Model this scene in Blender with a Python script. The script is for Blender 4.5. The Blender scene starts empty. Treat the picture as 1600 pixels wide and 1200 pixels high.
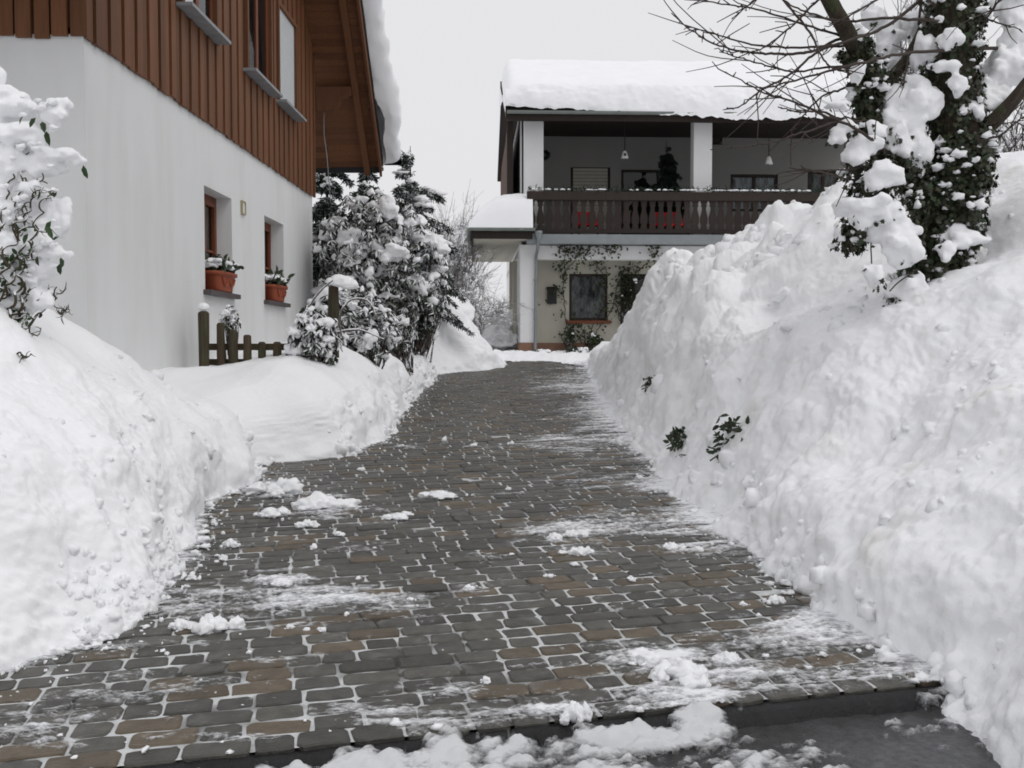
import bpy, bmesh, math, random
import numpy as np
from mathutils import Vector, Matrix, Euler

# ------------------------------------------------------------------ camera, sky, sun, exposure
scene = bpy.context.scene
COL = scene.collection
R = math.radians
FPX, VPX, HZN, EYE = 1555.0, 820.0, 540.0, 1.6
cam_d = bpy.data.cameras.new('camera')
cam = bpy.data.objects.new('camera', cam_d)
COL.objects.link(cam)
cam_d.sensor_width = 36.0
cam_d.lens = 36.0 * FPX / 1600.0
cam_d.clip_start = 0.05
cam_d.clip_end = 2000
YAW = math.atan((VPX - 800) / FPX)
PITCH = math.atan((600 - HZN) / FPX)
cam.location = (0, 0, EYE)
cam.rotation_euler = (R(90) - PITCH, 0, YAW)
scene.camera = cam

world = bpy.data.worlds.new('World')
scene.world = world
world.use_nodes = True
nt = world.node_tree
nt.nodes.clear()
n_out = nt.nodes.new('ShaderNodeOutputWorld')
n_bg = nt.nodes.new('ShaderNodeBackground')
n_sky = nt.nodes.new('ShaderNodeTexSky')
n_sky.sky_type = 'NISHITA'
n_sky.sun_disc = False
SUN_EL, SUN_AZ = R(52), R(125)          # azimuth clockwise from +Y: light comes from the right, a little behind the camera
n_sky.sun_elevation = SUN_EL
n_sky.sun_rotation = SUN_AZ
n_sky.dust_density = 6.0
n_hs = nt.nodes.new('ShaderNodeHueSaturation')
n_hs.inputs['Saturation'].default_value = 0.1
n_hs.inputs['Value'].default_value = 1.0
nt.links.new(n_sky.outputs[0], n_hs.inputs['Color'])
# closed cloud deck: overcast luminance that rises from horizon to zenith, the same in every direction
n_tc = nt.nodes.new('ShaderNodeTexCoord')
n_sep = nt.nodes.new('ShaderNodeSeparateXYZ')
nt.links.new(n_tc.outputs['Generated'], n_sep.inputs[0])
n_cl = nt.nodes.new('ShaderNodeClamp')
nt.links.new(n_sep.outputs['Z'], n_cl.inputs[0])
n_ramp = nt.nodes.new('ShaderNodeMix')
n_ramp.data_type = 'RGBA'
nt.links.new(n_cl.outputs[0], n_ramp.inputs['Factor'])
n_ramp.inputs['A'].default_value = (8.1, 8.12, 8.3, 1)
n_ramp.inputs['B'].default_value = (8.3, 8.33, 8.6, 1)
n_mix = nt.nodes.new('ShaderNodeMix')
n_mix.data_type = 'RGBA'
n_mix.inputs['Factor'].default_value = 0.94
nt.links.new(n_hs.outputs[0], n_mix.inputs['A'])
nt.links.new(n_ramp.outputs['Result'], n_mix.inputs['B'])
n_bg.inputs['Strength'].default_value = 0.1
nt.links.new(n_mix.outputs['Result'], n_bg.inputs['Color'])
nt.links.new(n_bg.outputs[0], n_out.inputs[0])

sun_d = bpy.data.lights.new('sun', 'SUN')
sun_d.energy = 0.55
sun_d.angle = R(30)
sun_d.color = (1.0, 0.97, 0.93)
sun = bpy.data.objects.new('sun', sun_d)
COL.objects.link(sun)
sun.location = (8, -6, 20)
_sd = Vector((math.sin(SUN_AZ) * math.cos(SUN_EL), math.cos(SUN_AZ) * math.cos(SUN_EL), math.sin(SUN_EL)))
sun.rotation_euler = _sd.to_track_quat('Z', 'Y').to_euler()

vs = scene.view_settings
vs.view_transform = 'Standard'
vs.look = 'None'
vs.gamma = 1.0
vs.exposure = 0.0
vs.use_curve_mapping = False
scene.render.engine = 'CYCLES'
scene.cycles.use_denoising = True
scene.cycles.filter_width = 1.8
scene.cycles.max_bounces = 6
scene.cycles.diffuse_bounces = 4
scene.cycles.glossy_bounces = 2
scene.cycles.transparent_max_bounces = 6

# ------------------------------------------------------------------ helpers
rng = np.random.default_rng(7)
random.seed(7)
SLOPE = 0.0547


def gz(y):
    """height of the driveway plane: it climbs evenly and levels out in front of the far house"""
    y = np.asarray(y, float)
    return SLOPE * np.minimum(y, 27.0)


_cr = Euler((R(90) - PITCH, 0, YAW)).to_matrix()


def at(px, py, d):
    """world point at depth Y = d whose bearing was measured in the photograph"""
    v = _cr @ Vector(((px - 800) / FPX, -(py - 600) / FPX, -1.0))
    v = v * (d / v.y)
    return np.array((v.x, d, EYE + v.z))


def ground_at(px, py):
    v = _cr @ Vector(((px - 800) / FPX, -(py - 600) / FPX, -1.0))
    t = EYE / (SLOPE * v.y - v.z)
    return np.array((v.x * t, v.y * t, SLOPE * v.y * t))


def _hash(ix, iy, iz, seed):
    h = (ix.astype(np.int64) * 374761393 + iy.astype(np.int64) * 668265263 + iz.astype(np.int64) * 2147483647 // 3 + seed * 974711) & 0xFFFFFFFF
    h = ((h ^ (h >> 13)) * 1274126177) & 0xFFFFFFFF
    h = ((h ^ (h >> 16)) * 2246822519) & 0xFFFFFFFF
    return (h ^ (h >> 15)) & 0xFFFFFFFF


def noise3(p, seed=0):
    """gradient noise, about -1..1, p is (N,3)"""
    p = np.asarray(p, float)
    i = np.floor(p).astype(np.int64)
    f = p - i
    u = f * f * f * (f * (f * 6 - 15) + 10)
    out = np.zeros(len(p))
    for dx in (0, 1):
        wx = u[:, 0] if dx else 1 - u[:, 0]
        for dy in (0, 1):
            wy = u[:, 1] if dy else 1 - u[:, 1]
            for dz in (0, 1):
                wz = u[:, 2] if dz else 1 - u[:, 2]
                h = _hash(i[:, 0] + dx, i[:, 1] + dy, i[:, 2] + dz, seed)
                gx = (h & 1023) / 511.5 - 1
                gy = ((h >> 10) & 1023) / 511.5 - 1
                gq = ((h >> 20) & 1023) / 511.5 - 1
                out += wx * wy * wz * (gx * (f[:, 0] - dx) + gy * (f[:, 1] - dy) + gq * (f[:, 2] - dz))
    return out * 1.3


def fbm(p, seed=0, oct=4, gain=0.5):
    a, s, o = 1.0, 1.0, 0
    for k in range(oct):
        o = o + a * noise3(p * s, seed + k * 17)
        a *= gain
        s *= 2.03
    return o


def billow(p, seed=0, oct=3, gain=0.5):
    a, s, o = 1.0, 1.0, 0
    for k in range(oct):
        o = o + a * (np.abs(noise3(p * s, seed + k * 17)) * 2 - 0.5)
        a *= gain
        s *= 2.1
    return o


def worley(p, seed=0):
    p = np.asarray(p, float)
    i = np.floor(p).astype(np.int64)
    f = p - i
    best = np.full(len(p), 9.0)
    for dx in (-1, 0, 1):
        for dy in (-1, 0, 1):
            for dz in (-1, 0, 1):
                h = _hash(i[:, 0] + dx, i[:, 1] + dy, i[:, 2] + dz, seed)
                ax = dx + (h & 1023) / 1023 - f[:, 0]
                ay = dy + ((h >> 10) & 1023) / 1023 - f[:, 1]
                az = dz + ((h >> 20) & 1023) / 1023 - f[:, 2]
                best = np.minimum(best, ax * ax + ay * ay + az * az)
    return np.sqrt(best)


def smooth(a, b, x):
    t = np.clip((x - a) / (b - a), 0, 1)
    return t * t * (3 - 2 * t)


ORIGIN = {}


def tag(o, label=None, cat=None, group=None, kind=None):
    if label: o['label'] = label
    if cat: o['category'] = cat
    if group: o['group'] = group
    if kind: o['kind'] = kind
    return o


def thing(name, loc, label, cat, group=None, rotz=0.0):
    o = bpy.data.objects.new(name, None)
    o.empty_display_size = 0.2
    COL.objects.link(o)
    o.location = loc
    o.rotation_euler = (0, 0, rotz)
    ORIGIN[o.name] = np.array(loc, float) if rotz == 0 else np.zeros(3)
    return tag(o, label, cat, group)


def make_mesh(name, v, f, mat, smooth_=False, mats=None, fmat=None):
    me = bpy.data.meshes.new(name)
    v = np.asarray(v, float)
    if isinstance(f, np.ndarray):
        n, k = f.shape
        me.vertices.add(len(v))
        me.vertices.foreach_set('co', v.ravel())
        me.loops.add(n * k)
        me.loops.foreach_set('vertex_index', f.astype(np.int32).ravel())
        me.polygons.add(n)
        me.polygons.foreach_set('loop_start', np.arange(0, n * k, k, dtype=np.int32))
        me.polygons.foreach_set('loop_total', np.full(n, k, dtype=np.int32))
        me.update(calc_edges=True)
    else:
        me.from_pydata([tuple(x) for x in v], [], f)
        me.update()
    if mats:
        for m in mats: me.materials.append(m)
        if fmat is not None: me.polygons.foreach_set('material_index', np.asarray(fmat, np.int32))
    elif mat:
        me.materials.append(mat)
    if smooth_:
        me.polygons.foreach_set('use_smooth', np.ones(len(me.polygons), bool))
    return me


def link(name, me, parent=None):
    o = bpy.data.objects.new(name, me)
    COL.objects.link(o)
    if parent is not None:
        o.parent = parent
        ORIGIN[o.name] = ORIGIN.get(parent.name, np.zeros(3))
    return o


def obj(name, v, f, mat, parent=None, smooth_=False, mats=None, fmat=None):
    """one mesh object; coordinates are world ones unless the root is rotated, then they are the root's own"""
    v = np.asarray(v, float)
    if parent is not None:
        v = v - ORIGIN.get(parent.name, np.zeros(3))
    return link(name, make_mesh(name, v, f, mat, smooth_, mats, fmat), parent)


class MB:
    """collects pieces of one mesh"""
    def __init__(self): self.v, self.f, self.n = [], [], 0

    def add(self, v, f):
        v = np.asarray(v, float)
        self.v.append(v)
        n = self.n
        self.f += [tuple(int(i) + n for i in q) for q in f]
        self.n += len(v)
        return self

    def box(self, x0, x1, y0, y1, z0, z1):
        return self.add(*boxvf(x0, x1, y0, y1, z0, z1))

    def build(self, name, mat, parent=None, smooth_=False):
        return obj(name, np.concatenate(self.v), self.f, mat, parent, smooth_)


def boxvf(x0, x1, y0, y1, z0, z1):
    v = [(x0, y0, z0), (x1, y0, z0), (x1, y1, z0), (x0, y1, z0), (x0, y0, z1), (x1, y0, z1), (x1, y1, z1), (x0, y1, z1)]
    f = [(0, 3, 2, 1), (4, 5, 6, 7), (0, 1, 5, 4), (1, 2, 6, 5), (2, 3, 7, 6), (3, 0, 4, 7)]
    return np.array(v, float), f


def box(name, x0, x1, y0, y1, z0, z1, mat, parent=None):
    return obj(name, *boxvf(x0, x1, y0, y1, z0, z1), mat, parent)


def bbox(name, x0, x1, y0, y1, z0, z1, mat, parent=None, w=0.01):
    """box with bevelled edges"""
    bm = bmesh.new()
    v, f = boxvf(x0, x1, y0, y1, z0, z1)
    if parent is not None: v = v - ORIGIN.get(parent.name, np.zeros(3))
    vv = [bm.verts.new(p) for p in v]
    for q in f: bm.faces.new([vv[i] for i in q])
    bmesh.ops.bevel(bm, geom=bm.edges[:], offset=w, segments=2, affect='EDGES', profile=0.6)
    me = bpy.data.meshes.new(name)
    bm.to_mesh(me)
    bm.free()
    me.materials.append(mat)
    return link(name, me, parent)


def prism(poly, ax, a, b):
    """extrude a 2-D polygon along axis ax from a to b; poly coords are the other two axes in order"""
    n = len(poly)
    v = []
    for t in (a, b):
        for p in poly:
            q = list(p)
            q.insert(ax, t)
            v.append(q)
    f = [tuple(range(n))[::-1], tuple(range(n, 2 * n))]
    for i in range(n):
        j = (i + 1) % n
        f.append((i, j, n + j, n + i))
    return np.array(v, float), f


def tube(pts, rad, sides=6, cap=True):
    pts = np.asarray(pts, float)
    n = len(pts)
    rad = np.broadcast_to(np.asarray(rad, float), (n,))
    t = np.gradient(pts, axis=0)
    t /= np.linalg.norm(t, axis=1)[:, None] + 1e-9
    ref = np.array((0.31, 0.2, 0.93))
    a = np.cross(t, ref)
    a /= np.linalg.norm(a, axis=1)[:, None] + 1e-9
    b = np.cross(t, a)
    ang = np.linspace(0, 2 * np.pi, sides, endpoint=False)
    v = pts[:, None, :] + rad[:, None, None] * (np.cos(ang)[None, :, None] * a[:, None, :] + np.sin(ang)[None, :, None] * b[:, None, :])
    f = []
    for i in range(n - 1):
        for k in range(sides):
            m = (k + 1) % sides
            f.append((i * sides + k, i * sides + m, (i + 1) * sides + m, (i + 1) * sides + k))
    if cap:
        f.append(tuple(range(sides))[::-1])
        f.append(tuple((n - 1) * sides + k for k in range(sides)))
    return v.reshape(-1, 3), f


def spline(pts, n):
    """Catmull-Rom through the points"""
    p = np.asarray(pts, float)
    p = np.vstack([2 * p[0] - p[1], p, 2 * p[-1] - p[-2]])
    m = len(p) - 3
    t = np.linspace(0, m - 1e-6, n)
    i = t.astype(int)
    u = (t - i)[:, None]
    a, b, c, d = p[i], p[i + 1], p[i + 2], p[i + 3]
    return 0.5 * (2 * b + (c - a) * u + (2 * a - 5 * b + 4 * c - d) * u ** 2 + (3 * b - a - 3 * c + d) * u ** 3)


def lathe(prof, n=16, c=(0, 0, 0)):
    """prof: list of (r, z)"""
    v, f = [], []
    for r, z in prof:
        for k in range(n):
            a = 2 * math.pi * k / n
            v.append((c[0] + r * math.cos(a), c[1] + r * math.sin(a), c[2] + z))
    for i in range(len(prof) - 1):
        for k in range(n):
            m = (k + 1) % n
            f.append((i * n + k, i * n + m, (i + 1) * n + m, (i + 1) * n + k))
    f.append(tuple(range(n))[::-1])
    f.append(tuple((len(prof) - 1) * n + k for k in range(n)))
    return np.array(v), f


_ICO = {}


def ico(s):
    if s not in _ICO:
        bm = bmesh.new()
        bmesh.ops.create_icosphere(bm, subdivisions=s, radius=1.0)
        bm.verts.ensure_lookup_table()
        v = np.array([x.co[:] for x in bm.verts])
        f = np.array([[q.index for q in x.verts] for x in bm.faces])
        bm.free()
        _ICO[s] = (v, f)
    return _ICO[s]


def lumps(cs, rs, sub=2, amp=0.35, freq=1.6, seed=0, flat=0.45, fine=0.0, oct=2):
    """snow cushions: noisy ellipsoids with flattened undersides. cs (N,3), rs (N,3)"""
    v0, f0 = ico(sub)
    cs, rs = np.asarray(cs, float).reshape(-1, 3), np.asarray(rs, float).reshape(-1, 3)
    N, k = len(cs), len(v0)
    u = np.repeat(v0[None], N, 0).copy()
    off = np.arange(N)[:, None, None] * 13.37
    d = fbm((u * freq + off).reshape(-1, 3), seed, oct).reshape(N, k)
    r = 1 + amp * d
    if fine:
        d2 = 0.6 - worley((u * 3.2 + off).reshape(-1, 3), seed + 5).reshape(N, k)
        r = r + fine * d2
    u = u * r[..., None]
    u[..., 2] = np.where(u[..., 2] < 0, u[..., 2] * flat, u[..., 2])
    v = cs[:, None, :] + u * rs[:, None, :]
    f = (f0[None] + (np.arange(N) * k)[:, None, None]).reshape(-1, 3)
    return v.reshape(-1, 3), f


def snow_mass(name, cs, rs, mat_, parent, voxel, seed, sat=6, spread=0.75, amp=0.022, freq=8.0):
    """snow load that has sintered together: cushions with satellites, fused by a voxel remesh, then roughened"""
    r = np.random.default_rng(seed)
    C, Q = [], []
    for c, q in zip(np.asarray(cs, float), np.asarray(rs, float)):
        C.append(c)
        Q.append(q * 0.82)
        for k in range(sat):
            u = r.normal(size=3)
            u /= np.linalg.norm(u)
            C.append(c + u * q * spread)
            Q.append(q * r.uniform(0.28, 0.6) * r.uniform(0.8, 1.2, 3))
    v, f = lumps(C, Q, 3, 0.45, 1.4, seed, 0.9, 0.0, 3)
    o = obj(name, v, f, mat_, parent, True)
    md = o.modifiers.new('fuse', 'REMESH')
    md.mode = 'VOXEL'
    md.voxel_size = voxel
    dg = bpy.context.evaluated_depsgraph_get()
    me = bpy.data.meshes.new_from_object(o.evaluated_get(dg))
    o.modifiers.clear()
    n = len(me.vertices)
    co, no = np.zeros(n * 3), np.zeros(n * 3)
    me.vertices.foreach_get('co', co)
    me.vertices.foreach_get('normal', no)
    co, no = co.reshape(-1, 3), no.reshape(-1, 3)
    e = np.zeros(len(me.edges) * 2, np.int32)
    me.edges.foreach_get('vertices', e)
    e = e.reshape(-1, 2)
    for _ in range(3):                              # relax the voxel steps
        acc, cnt = np.zeros_like(co), np.zeros(n)
        np.add.at(acc, e[:, 0], co[e[:, 1]])
        np.add.at(acc, e[:, 1], co[e[:, 0]])
        np.add.at(cnt, e[:, 0], 1)
        np.add.at(cnt, e[:, 1], 1)
        co = 0.5 * co + 0.5 * acc / np.maximum(cnt, 1)[:, None]
    co = co + no * (fbm(co * freq, seed, 3) * amp + fbm(co * freq * 3.3, seed + 3, 2) * amp * 0.3)[:, None]
    me.vertices.foreach_set('co', co.ravel())
    me.polygons.foreach_set('use_smooth', np.ones(len(me.polygons), bool))
    if not me.materials: me.materials.append(mat_)
    me.update()
    o.data = me
    return o


LEAF = np.array([(0, 0, 0), (0.30, 0.5, 0.10), (0.70, 0.42, 0.06), (1, 0, -0.08), (0.70, -0.42, 0.06), (0.30, -0.5, 0.10), (0.5, 0, -0.03)])
LEAF_F = np.array([(0, 1, 6), (1, 2, 6), (2, 3, 6), (3, 4, 6), (4, 5, 6), (5, 0, 6)])
IVY = np.array([(0, 0, 0), (0.05, 0.5, 0.05), (0.42, 0.30, 0), (0.62, 0.52, -0.05), (0.68, 0.18, 0), (1.0, 0, -0.1), (0.68, -0.18, 0), (0.62, -0.52, -0.05), (0.42, -0.30, 0), (0.05, -0.5, 0.05), (0.38, 0, 0.05)])
IVY_F = np.array([(i, (i + 1) % 10, 10) for i in range(10)])


def leaves(pos, axis, nrm, ln, wd, tmpl=LEAF, tf=LEAF_F):
    pos, axis, nrm = (np.asarray(a, float) for a in (pos, axis, nrm))
    N = len(pos)
    axis = axis / (np.linalg.norm(axis, axis=1)[:, None] + 1e-9)
    side = np.cross(nrm, axis)
    side /= np.linalg.norm(side, axis=1)[:, None] + 1e-9
    n2 = np.cross(axis, side)
    ln = np.broadcast_to(ln, (N,))
    wd = np.broadcast_to(wd, (N,))
    v = pos[:, None] + tmpl[None, :, 0:1] * ln[:, None, None] * axis[:, None] + tmpl[None, :, 1:2] * wd[:, None, None] * side[:, None] + tmpl[None, :, 2:3] * ln[:, None, None] * n2[:, None]
    f = (tf[None] + (np.arange(N) * len(tmpl))[:, None, None]).reshape(-1, 3)
    return v.reshape(-1, 3), f


def cat(parts):
    """join (v, f-array) pairs"""
    vs_, fs_, n = [], [], 0
    for v, f in parts:
        vs_.append(v)
        fs_.append(np.asarray(f) + n)
        n += len(v)
    return np.concatenate(vs_), np.concatenate(fs_)


def unit(n, up=0.0):
    v = rng.normal(size=(n, 3))
    v[:, 2] += up
    return v / np.linalg.norm(v, axis=1)[:, None]


# ------------------------------------------------------------------ materials
MAT = {}


def mat(name, col, rough=0.8, var=0.0, vscale=3.0, stretch=(1, 1, 1), bump=0.0, bscale=40.0, spec=0.3, objrand=0.0, col2=None, c2scale=6.0, c2lo=0.5, c2hi=0.6, metal=0.0, coords='Object'):
    """principled with noise variation of value, an optional second colour in patches, and a bump"""
    m = bpy.data.materials.new(name)
    m.use_nodes = True
    t = m.node_tree
    b = t.nodes['Principled BSDF']
    b.inputs['Roughness'].default_value = rough
    b.inputs['Specular IOR Level'].default_value = spec
    b.inputs['Metallic'].default_value = metal
    tc = t.nodes.new('ShaderNodeTexCoord')
    if coords == 'World':
        g = t.nodes.new('ShaderNodeNewGeometry')
        src = g.outputs['Position']
    else:
        src = tc.outputs[coords]
    mp = t.nodes.new('ShaderNodeMapping')
    mp.inputs['Scale'].default_value = stretch
    t.links.new(src, mp.inputs[0])
    base = t.nodes.new('ShaderNodeRGB')
    base.outputs[0].default_value = (*col, 1)
    cur = base.outputs[0]
    if col2 is not None:
        nz = t.nodes.new('ShaderNodeTexNoise')
        nz.inputs['Scale'].default_value = c2scale
        nz.inputs['Detail'].default_value = 5
        t.links.new(mp.outputs[0], nz.inputs['Vector'])
        mr = t.nodes.new('ShaderNodeMapRange')
        mr.inputs['From Min'].default_value = c2lo
        mr.inputs['From Max'].default_value = c2hi
        t.links.new(nz.outputs[0], mr.inputs['Value'])
        mx = t.nodes.new('ShaderNodeMix')
        mx.data_type = 'RGBA'
        t.links.new(mr.outputs[0], mx.inputs['Factor'])
        t.links.new(cur, mx.inputs['A'])
        mx.inputs['B'].default_value = (*col2, 1)
        cur = mx.outputs['Result']
    if var or objrand:
        hv = t.nodes.new('ShaderNodeHueSaturation')
        t.links.new(cur, hv.inputs['Color'])
        val = None
        if var:
            nz = t.nodes.new('ShaderNodeTexNoise')
            nz.inputs['Scale'].default_value = vscale
            nz.inputs['Detail'].default_value = 6
            t.links.new(mp.outputs[0], nz.inputs['Vector'])
            mr = t.nodes.new('ShaderNodeMapRange')
            mr.inputs['From Min'].default_value = 0.25
            mr.inputs['From Max'].default_value = 0.75
            mr.inputs['To Min'].default_value = 1 - var
            mr.inputs['To Max'].default_value = 1 + var
            t.links.new(nz.outputs[0], mr.inputs['Value'])
            val = mr.outputs[0]
        if objrand:
            oi = t.nodes.new('ShaderNodeObjectInfo')
            gi = t.nodes.new('ShaderNodeNewGeometry')
            ad = t.nodes.new('ShaderNodeMath')
            ad.operation = 'ADD'
            t.links.new(oi.outputs['Random'], ad.inputs[0])
            t.links.new(gi.outputs['Random Per Island'], ad.inputs[1])
            fr = t.nodes.new('ShaderNodeMath')
            fr.operation = 'FRACT'
            t.links.new(ad.outputs[0], fr.inputs[0])
            mo = t.nodes.new('ShaderNodeMapRange')
            mo.inputs['To Min'].default_value = 1 - objrand
            mo.inputs['To Max'].default_value = 1 + objrand
            t.links.new(fr.outputs[0], mo.inputs['Value'])
            if val is None:
                val = mo.outputs[0]
            else:
                mu = t.nodes.new('ShaderNodeMath')
                mu.operation = 'MULTIPLY'
                t.links.new(val, mu.inputs[0])
                t.links.new(mo.outputs[0], mu.inputs[1])
                val = mu.outputs[0]
        t.links.new(val, hv.inputs['Value'])
        cur = hv.outputs[0]
    t.links.new(cur, b.inputs['Base Color'])
    if bump:
        nz = t.nodes.new('ShaderNodeTexNoise')
        nz.inputs['Scale'].default_value = bscale
        nz.inputs['Detail'].default_value = 8
        nz.inputs['Roughness'].default_value = 0.62
        t.links.new(mp.outputs[0], nz.inputs['Vector'])
        bp = t.nodes.new('ShaderNodeBump')
        bp.inputs['Strength'].default_value = bump
        bp.inputs['Distance'].default_value = 0.02
        t.links.new(nz.outputs[0], bp.inputs['Height'])
        t.links.new(bp.outputs[0], b.inputs['Normal'])
    MAT[name] = m
    return m


def snowed(name, base, lo=0.2, hi=0.6, scale=9.0, col=(0.84, 0.85, 0.87)):
    """copy of a material that carries snow on faces that look up (lodged snow, broken up by noise)"""
    m = MAT[base].copy()
    m.name = name
    t = m.node_tree
    b = t.nodes['Principled BSDF']
    src = b.inputs['Base Color'].links[0].from_socket
    g = t.nodes.new('ShaderNodeNewGeometry')
    s = t.nodes.new('ShaderNodeSeparateXYZ')
    t.links.new(g.outputs['Normal'], s.inputs[0])
    nz = t.nodes.new('ShaderNodeTexNoise')
    nz.inputs['Scale'].default_value = scale
    nz.inputs['Detail'].default_value = 3
    t.links.new(g.outputs['Position'], nz.inputs['Vector'])
    ma = t.nodes.new('ShaderNodeMath')
    ma.operation = 'MULTIPLY_ADD'
    t.links.new(nz.outputs[0], ma.inputs[0])
    ma.inputs[1].default_value = 1.6
    ab = t.nodes.new('ShaderNodeMath')
    ab.operation = 'SUBTRACT'
    t.links.new(s.outputs['Z'], ab.inputs[0])
    ab.inputs[1].default_value = 0.8
    t.links.new(ab.outputs[0], ma.inputs[2])
    mr = t.nodes.new('ShaderNodeMapRange')
    mr.inputs['From Min'].default_value = lo
    mr.inputs['From Max'].default_value = hi
    t.links.new(ma.outputs[0], mr.inputs['Value'])
    mx = t.nodes.new('ShaderNodeMix')
    mx.data_type = 'RGBA'
    t.links.new(mr.outputs[0], mx.inputs['Factor'])
    t.links.new(src, mx.inputs['A'])
    mx.inputs['B'].default_value = (*col, 1)
    t.links.new(mx.outputs['Result'], b.inputs['Base Color'])
    MAT[name] = m
    return m


SNOW = mat('snow', (0.91, 0.917, 0.93), 0.75, 0.03, 2.0, bump=0.38, bscale=22, spec=0.2, coords='World')
SNOW_SOFT = mat('snow_soft', (0.91, 0.915, 0.93), 0.8, 0.02, 1.5, bump=0.12, bscale=25, spec=0.2, coords='World')
SNOW_DIRT = mat('snow_bank_right', (0.91, 0.917, 0.93), 0.75, 0.03, 2.0, bump=0.38, bscale=22, spec=0.2, col2=(0.72, 0.70, 0.67), c2scale=2.6, c2lo=0.60, c2hi=0.80, coords='World')
SLUSH = mat('slush', (0.62, 0.63, 0.64), 0.45, 0.25, 6.0, bump=0.5, bscale=60, spec=0.4, coords='World')
STUCCO = mat('stucco_white', (0.79, 0.797, 0.795), 0.9, 0.022, 2.2, (2.2, 2.2, 0.5), bump=0.55, bscale=130, spec=0.15, col2=(0.73, 0.73, 0.715), c2scale=0.9, c2lo=0.48, c2hi=0.75, coords='World')
STUCCO2 = mat('stucco_far', (0.74, 0.74, 0.74), 0.9, 0.03, 2.5, bump=0.2, bscale=40, spec=0.15)
CREAM = mat('stucco_cream', (0.46, 0.44, 0.375), 0.9, 0.04, 2.5, bump=0.2, bscale=40, spec=0.15)
LOGGIA_SHADED = mat('stucco_loggia_shaded', (0.235, 0.232, 0.22), 0.9, 0.04, 2.5, bump=0.2, bscale=40, spec=0.15)  # loggia back wall: shade of the deep recess is put into this darker colour
PLINTH = mat('plinth_terracotta', (0.22, 0.125, 0.085), 0.85, 0.12, 5, bump=0.2)
WOOD = mat('wood_brown', (0.136, 0.055, 0.023), 0.62, 0.22, 5.0, (9, 9, 0.5), bump=0.25, bscale=14, objrand=0.22, coords='World')
WOOD_BACK = mat('wood_backing', (0.07, 0.028, 0.013), 0.8, 0.1, 4)
WOOD_RED = mat('wood_reddish', (0.15, 0.045, 0.02), 0.55, 0.2, 6.0, (9, 9, 0.6), bump=0.15, bscale=14, objrand=0.1)
WOOD_DARK = mat('wood_dark', (0.026, 0.018, 0.0145), 0.7, 0.25, 6.0, (6, 6, 0.8), bump=0.2, bscale=14, objrand=0.2)
WOOD_FENCE = mat('wood_fence', (0.06, 0.04, 0.026), 0.8, 0.3, 7.0, (7, 7, 0.8), bump=0.4, bscale=16, objrand=0.2, col2=(0.05, 0.06, 0.03), c2scale=5)
METAL_GREY = mat('zinc', (0.22, 0.24, 0.25), 0.45, 0.1, 5, spec=0.5, metal=0.3)
GUTTER = mat('gutter_green_grey', (0.17, 0.19, 0.175), 0.5, 0.1, 5, spec=0.4)
SILL = mat('sill_grey', (0.26, 0.27, 0.28), 0.6, 0.15, 6)
SILL_D = mat('sill_dark', (0.09, 0.075, 0.075), 0.6, 0.15, 6)
SHUTTER = mat('shutter_white', (0.55, 0.57, 0.58), 0.5, 0.05, 6)
SHUTTER_B = mat('shutter_beige', (0.36, 0.34, 0.29), 0.6, 0.08, 6)
BLACK = mat('black_trim', (0.02, 0.02, 0.022), 0.5)
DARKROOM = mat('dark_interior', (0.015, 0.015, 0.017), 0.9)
TERRA = mat('terracotta', (0.27, 0.065, 0.03), 0.65, 0.12, 8, bump=0.1, bscale=30)
PLASTIC_Y = mat('plaque_yellow', (0.36, 0.31, 0.19), 0.5, 0.05)
WHITE = mat('white_enamel', (0.75, 0.75, 0.73), 0.4, 0.03)
RED = mat('red_cloth', (0.6, 0.02, 0.03), 0.8, 0.2, 9)
CURTAIN = mat('curtain', (0.17, 0.175, 0.17), 0.9, 0.5, 5, (3, 3, 1.6), col2=(0.04, 0.04, 0.04), c2scale=3, c2lo=0.42, c2hi=0.6)
CURTAIN_B = mat('curtain_blue', (0.3, 0.33, 0.37), 0.9, 0.4, 4, (4, 4, 1.0), col2=(0.1, 0.11, 0.13), c2scale=3, c2lo=0.42, c2hi=0.6)
ASPHALT = mat('asphalt_wet', (0.035, 0.035, 0.035), 0.38, 0.45, 30, bump=0.8, bscale=70, spec=0.5, col2=(0.10, 0.103, 0.108), c2scale=2.2, c2lo=0.44, c2hi=0.62, coords='World')
TAR = mat('tar_joint', (0.011, 0.011, 0.012), 0.5, 0.4, 9, bump=0.9, bscale=30, spec=0.35, coords='World')
PAV_G = mat('paver_grey', (0.086, 0.083, 0.072), 0.42, 0.32, 16, bump=0.5, bscale=90, objrand=0.26, spec=0.4, col2=(0.15, 0.15, 0.148), c2scale=6.5, c2lo=0.58, c2hi=0.82, coords='World')
PAV_D = mat('paver_dark', (0.068, 0.066, 0.058), 0.42, 0.32, 16, bump=0.5, bscale=90, objrand=0.26, spec=0.4, col2=(0.15, 0.15, 0.148), c2scale=6.5, c2lo=0.60, c2hi=0.82, coords='World')
PAV_B = mat('paver_brown', (0.120, 0.096, 0.068), 0.46, 0.28, 16, bump=0.5, bscale=90, objrand=0.2, spec=0.35, col2=(0.18, 0.17, 0.16), c2scale=6.5, c2lo=0.6, c2hi=0.85, coords='World')
JOINT = mat('joint_snow', (0.62, 0.63, 0.63), 0.9, 0.15, 20, bump=0.5, bscale=90, col2=(0.06, 0.057, 0.05), c2scale=3.0, c2lo=0.46, c2hi=0.64, coords='World')
BARK = mat('bark', (0.045, 0.034, 0.024), 0.9, 0.35, 14, (3, 3, 0.7), bump=0.8, bscale=22, col2=(0.045, 0.055, 0.025), c2scale=3.5, c2lo=0.5, c2hi=0.66, coords='World')
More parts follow.
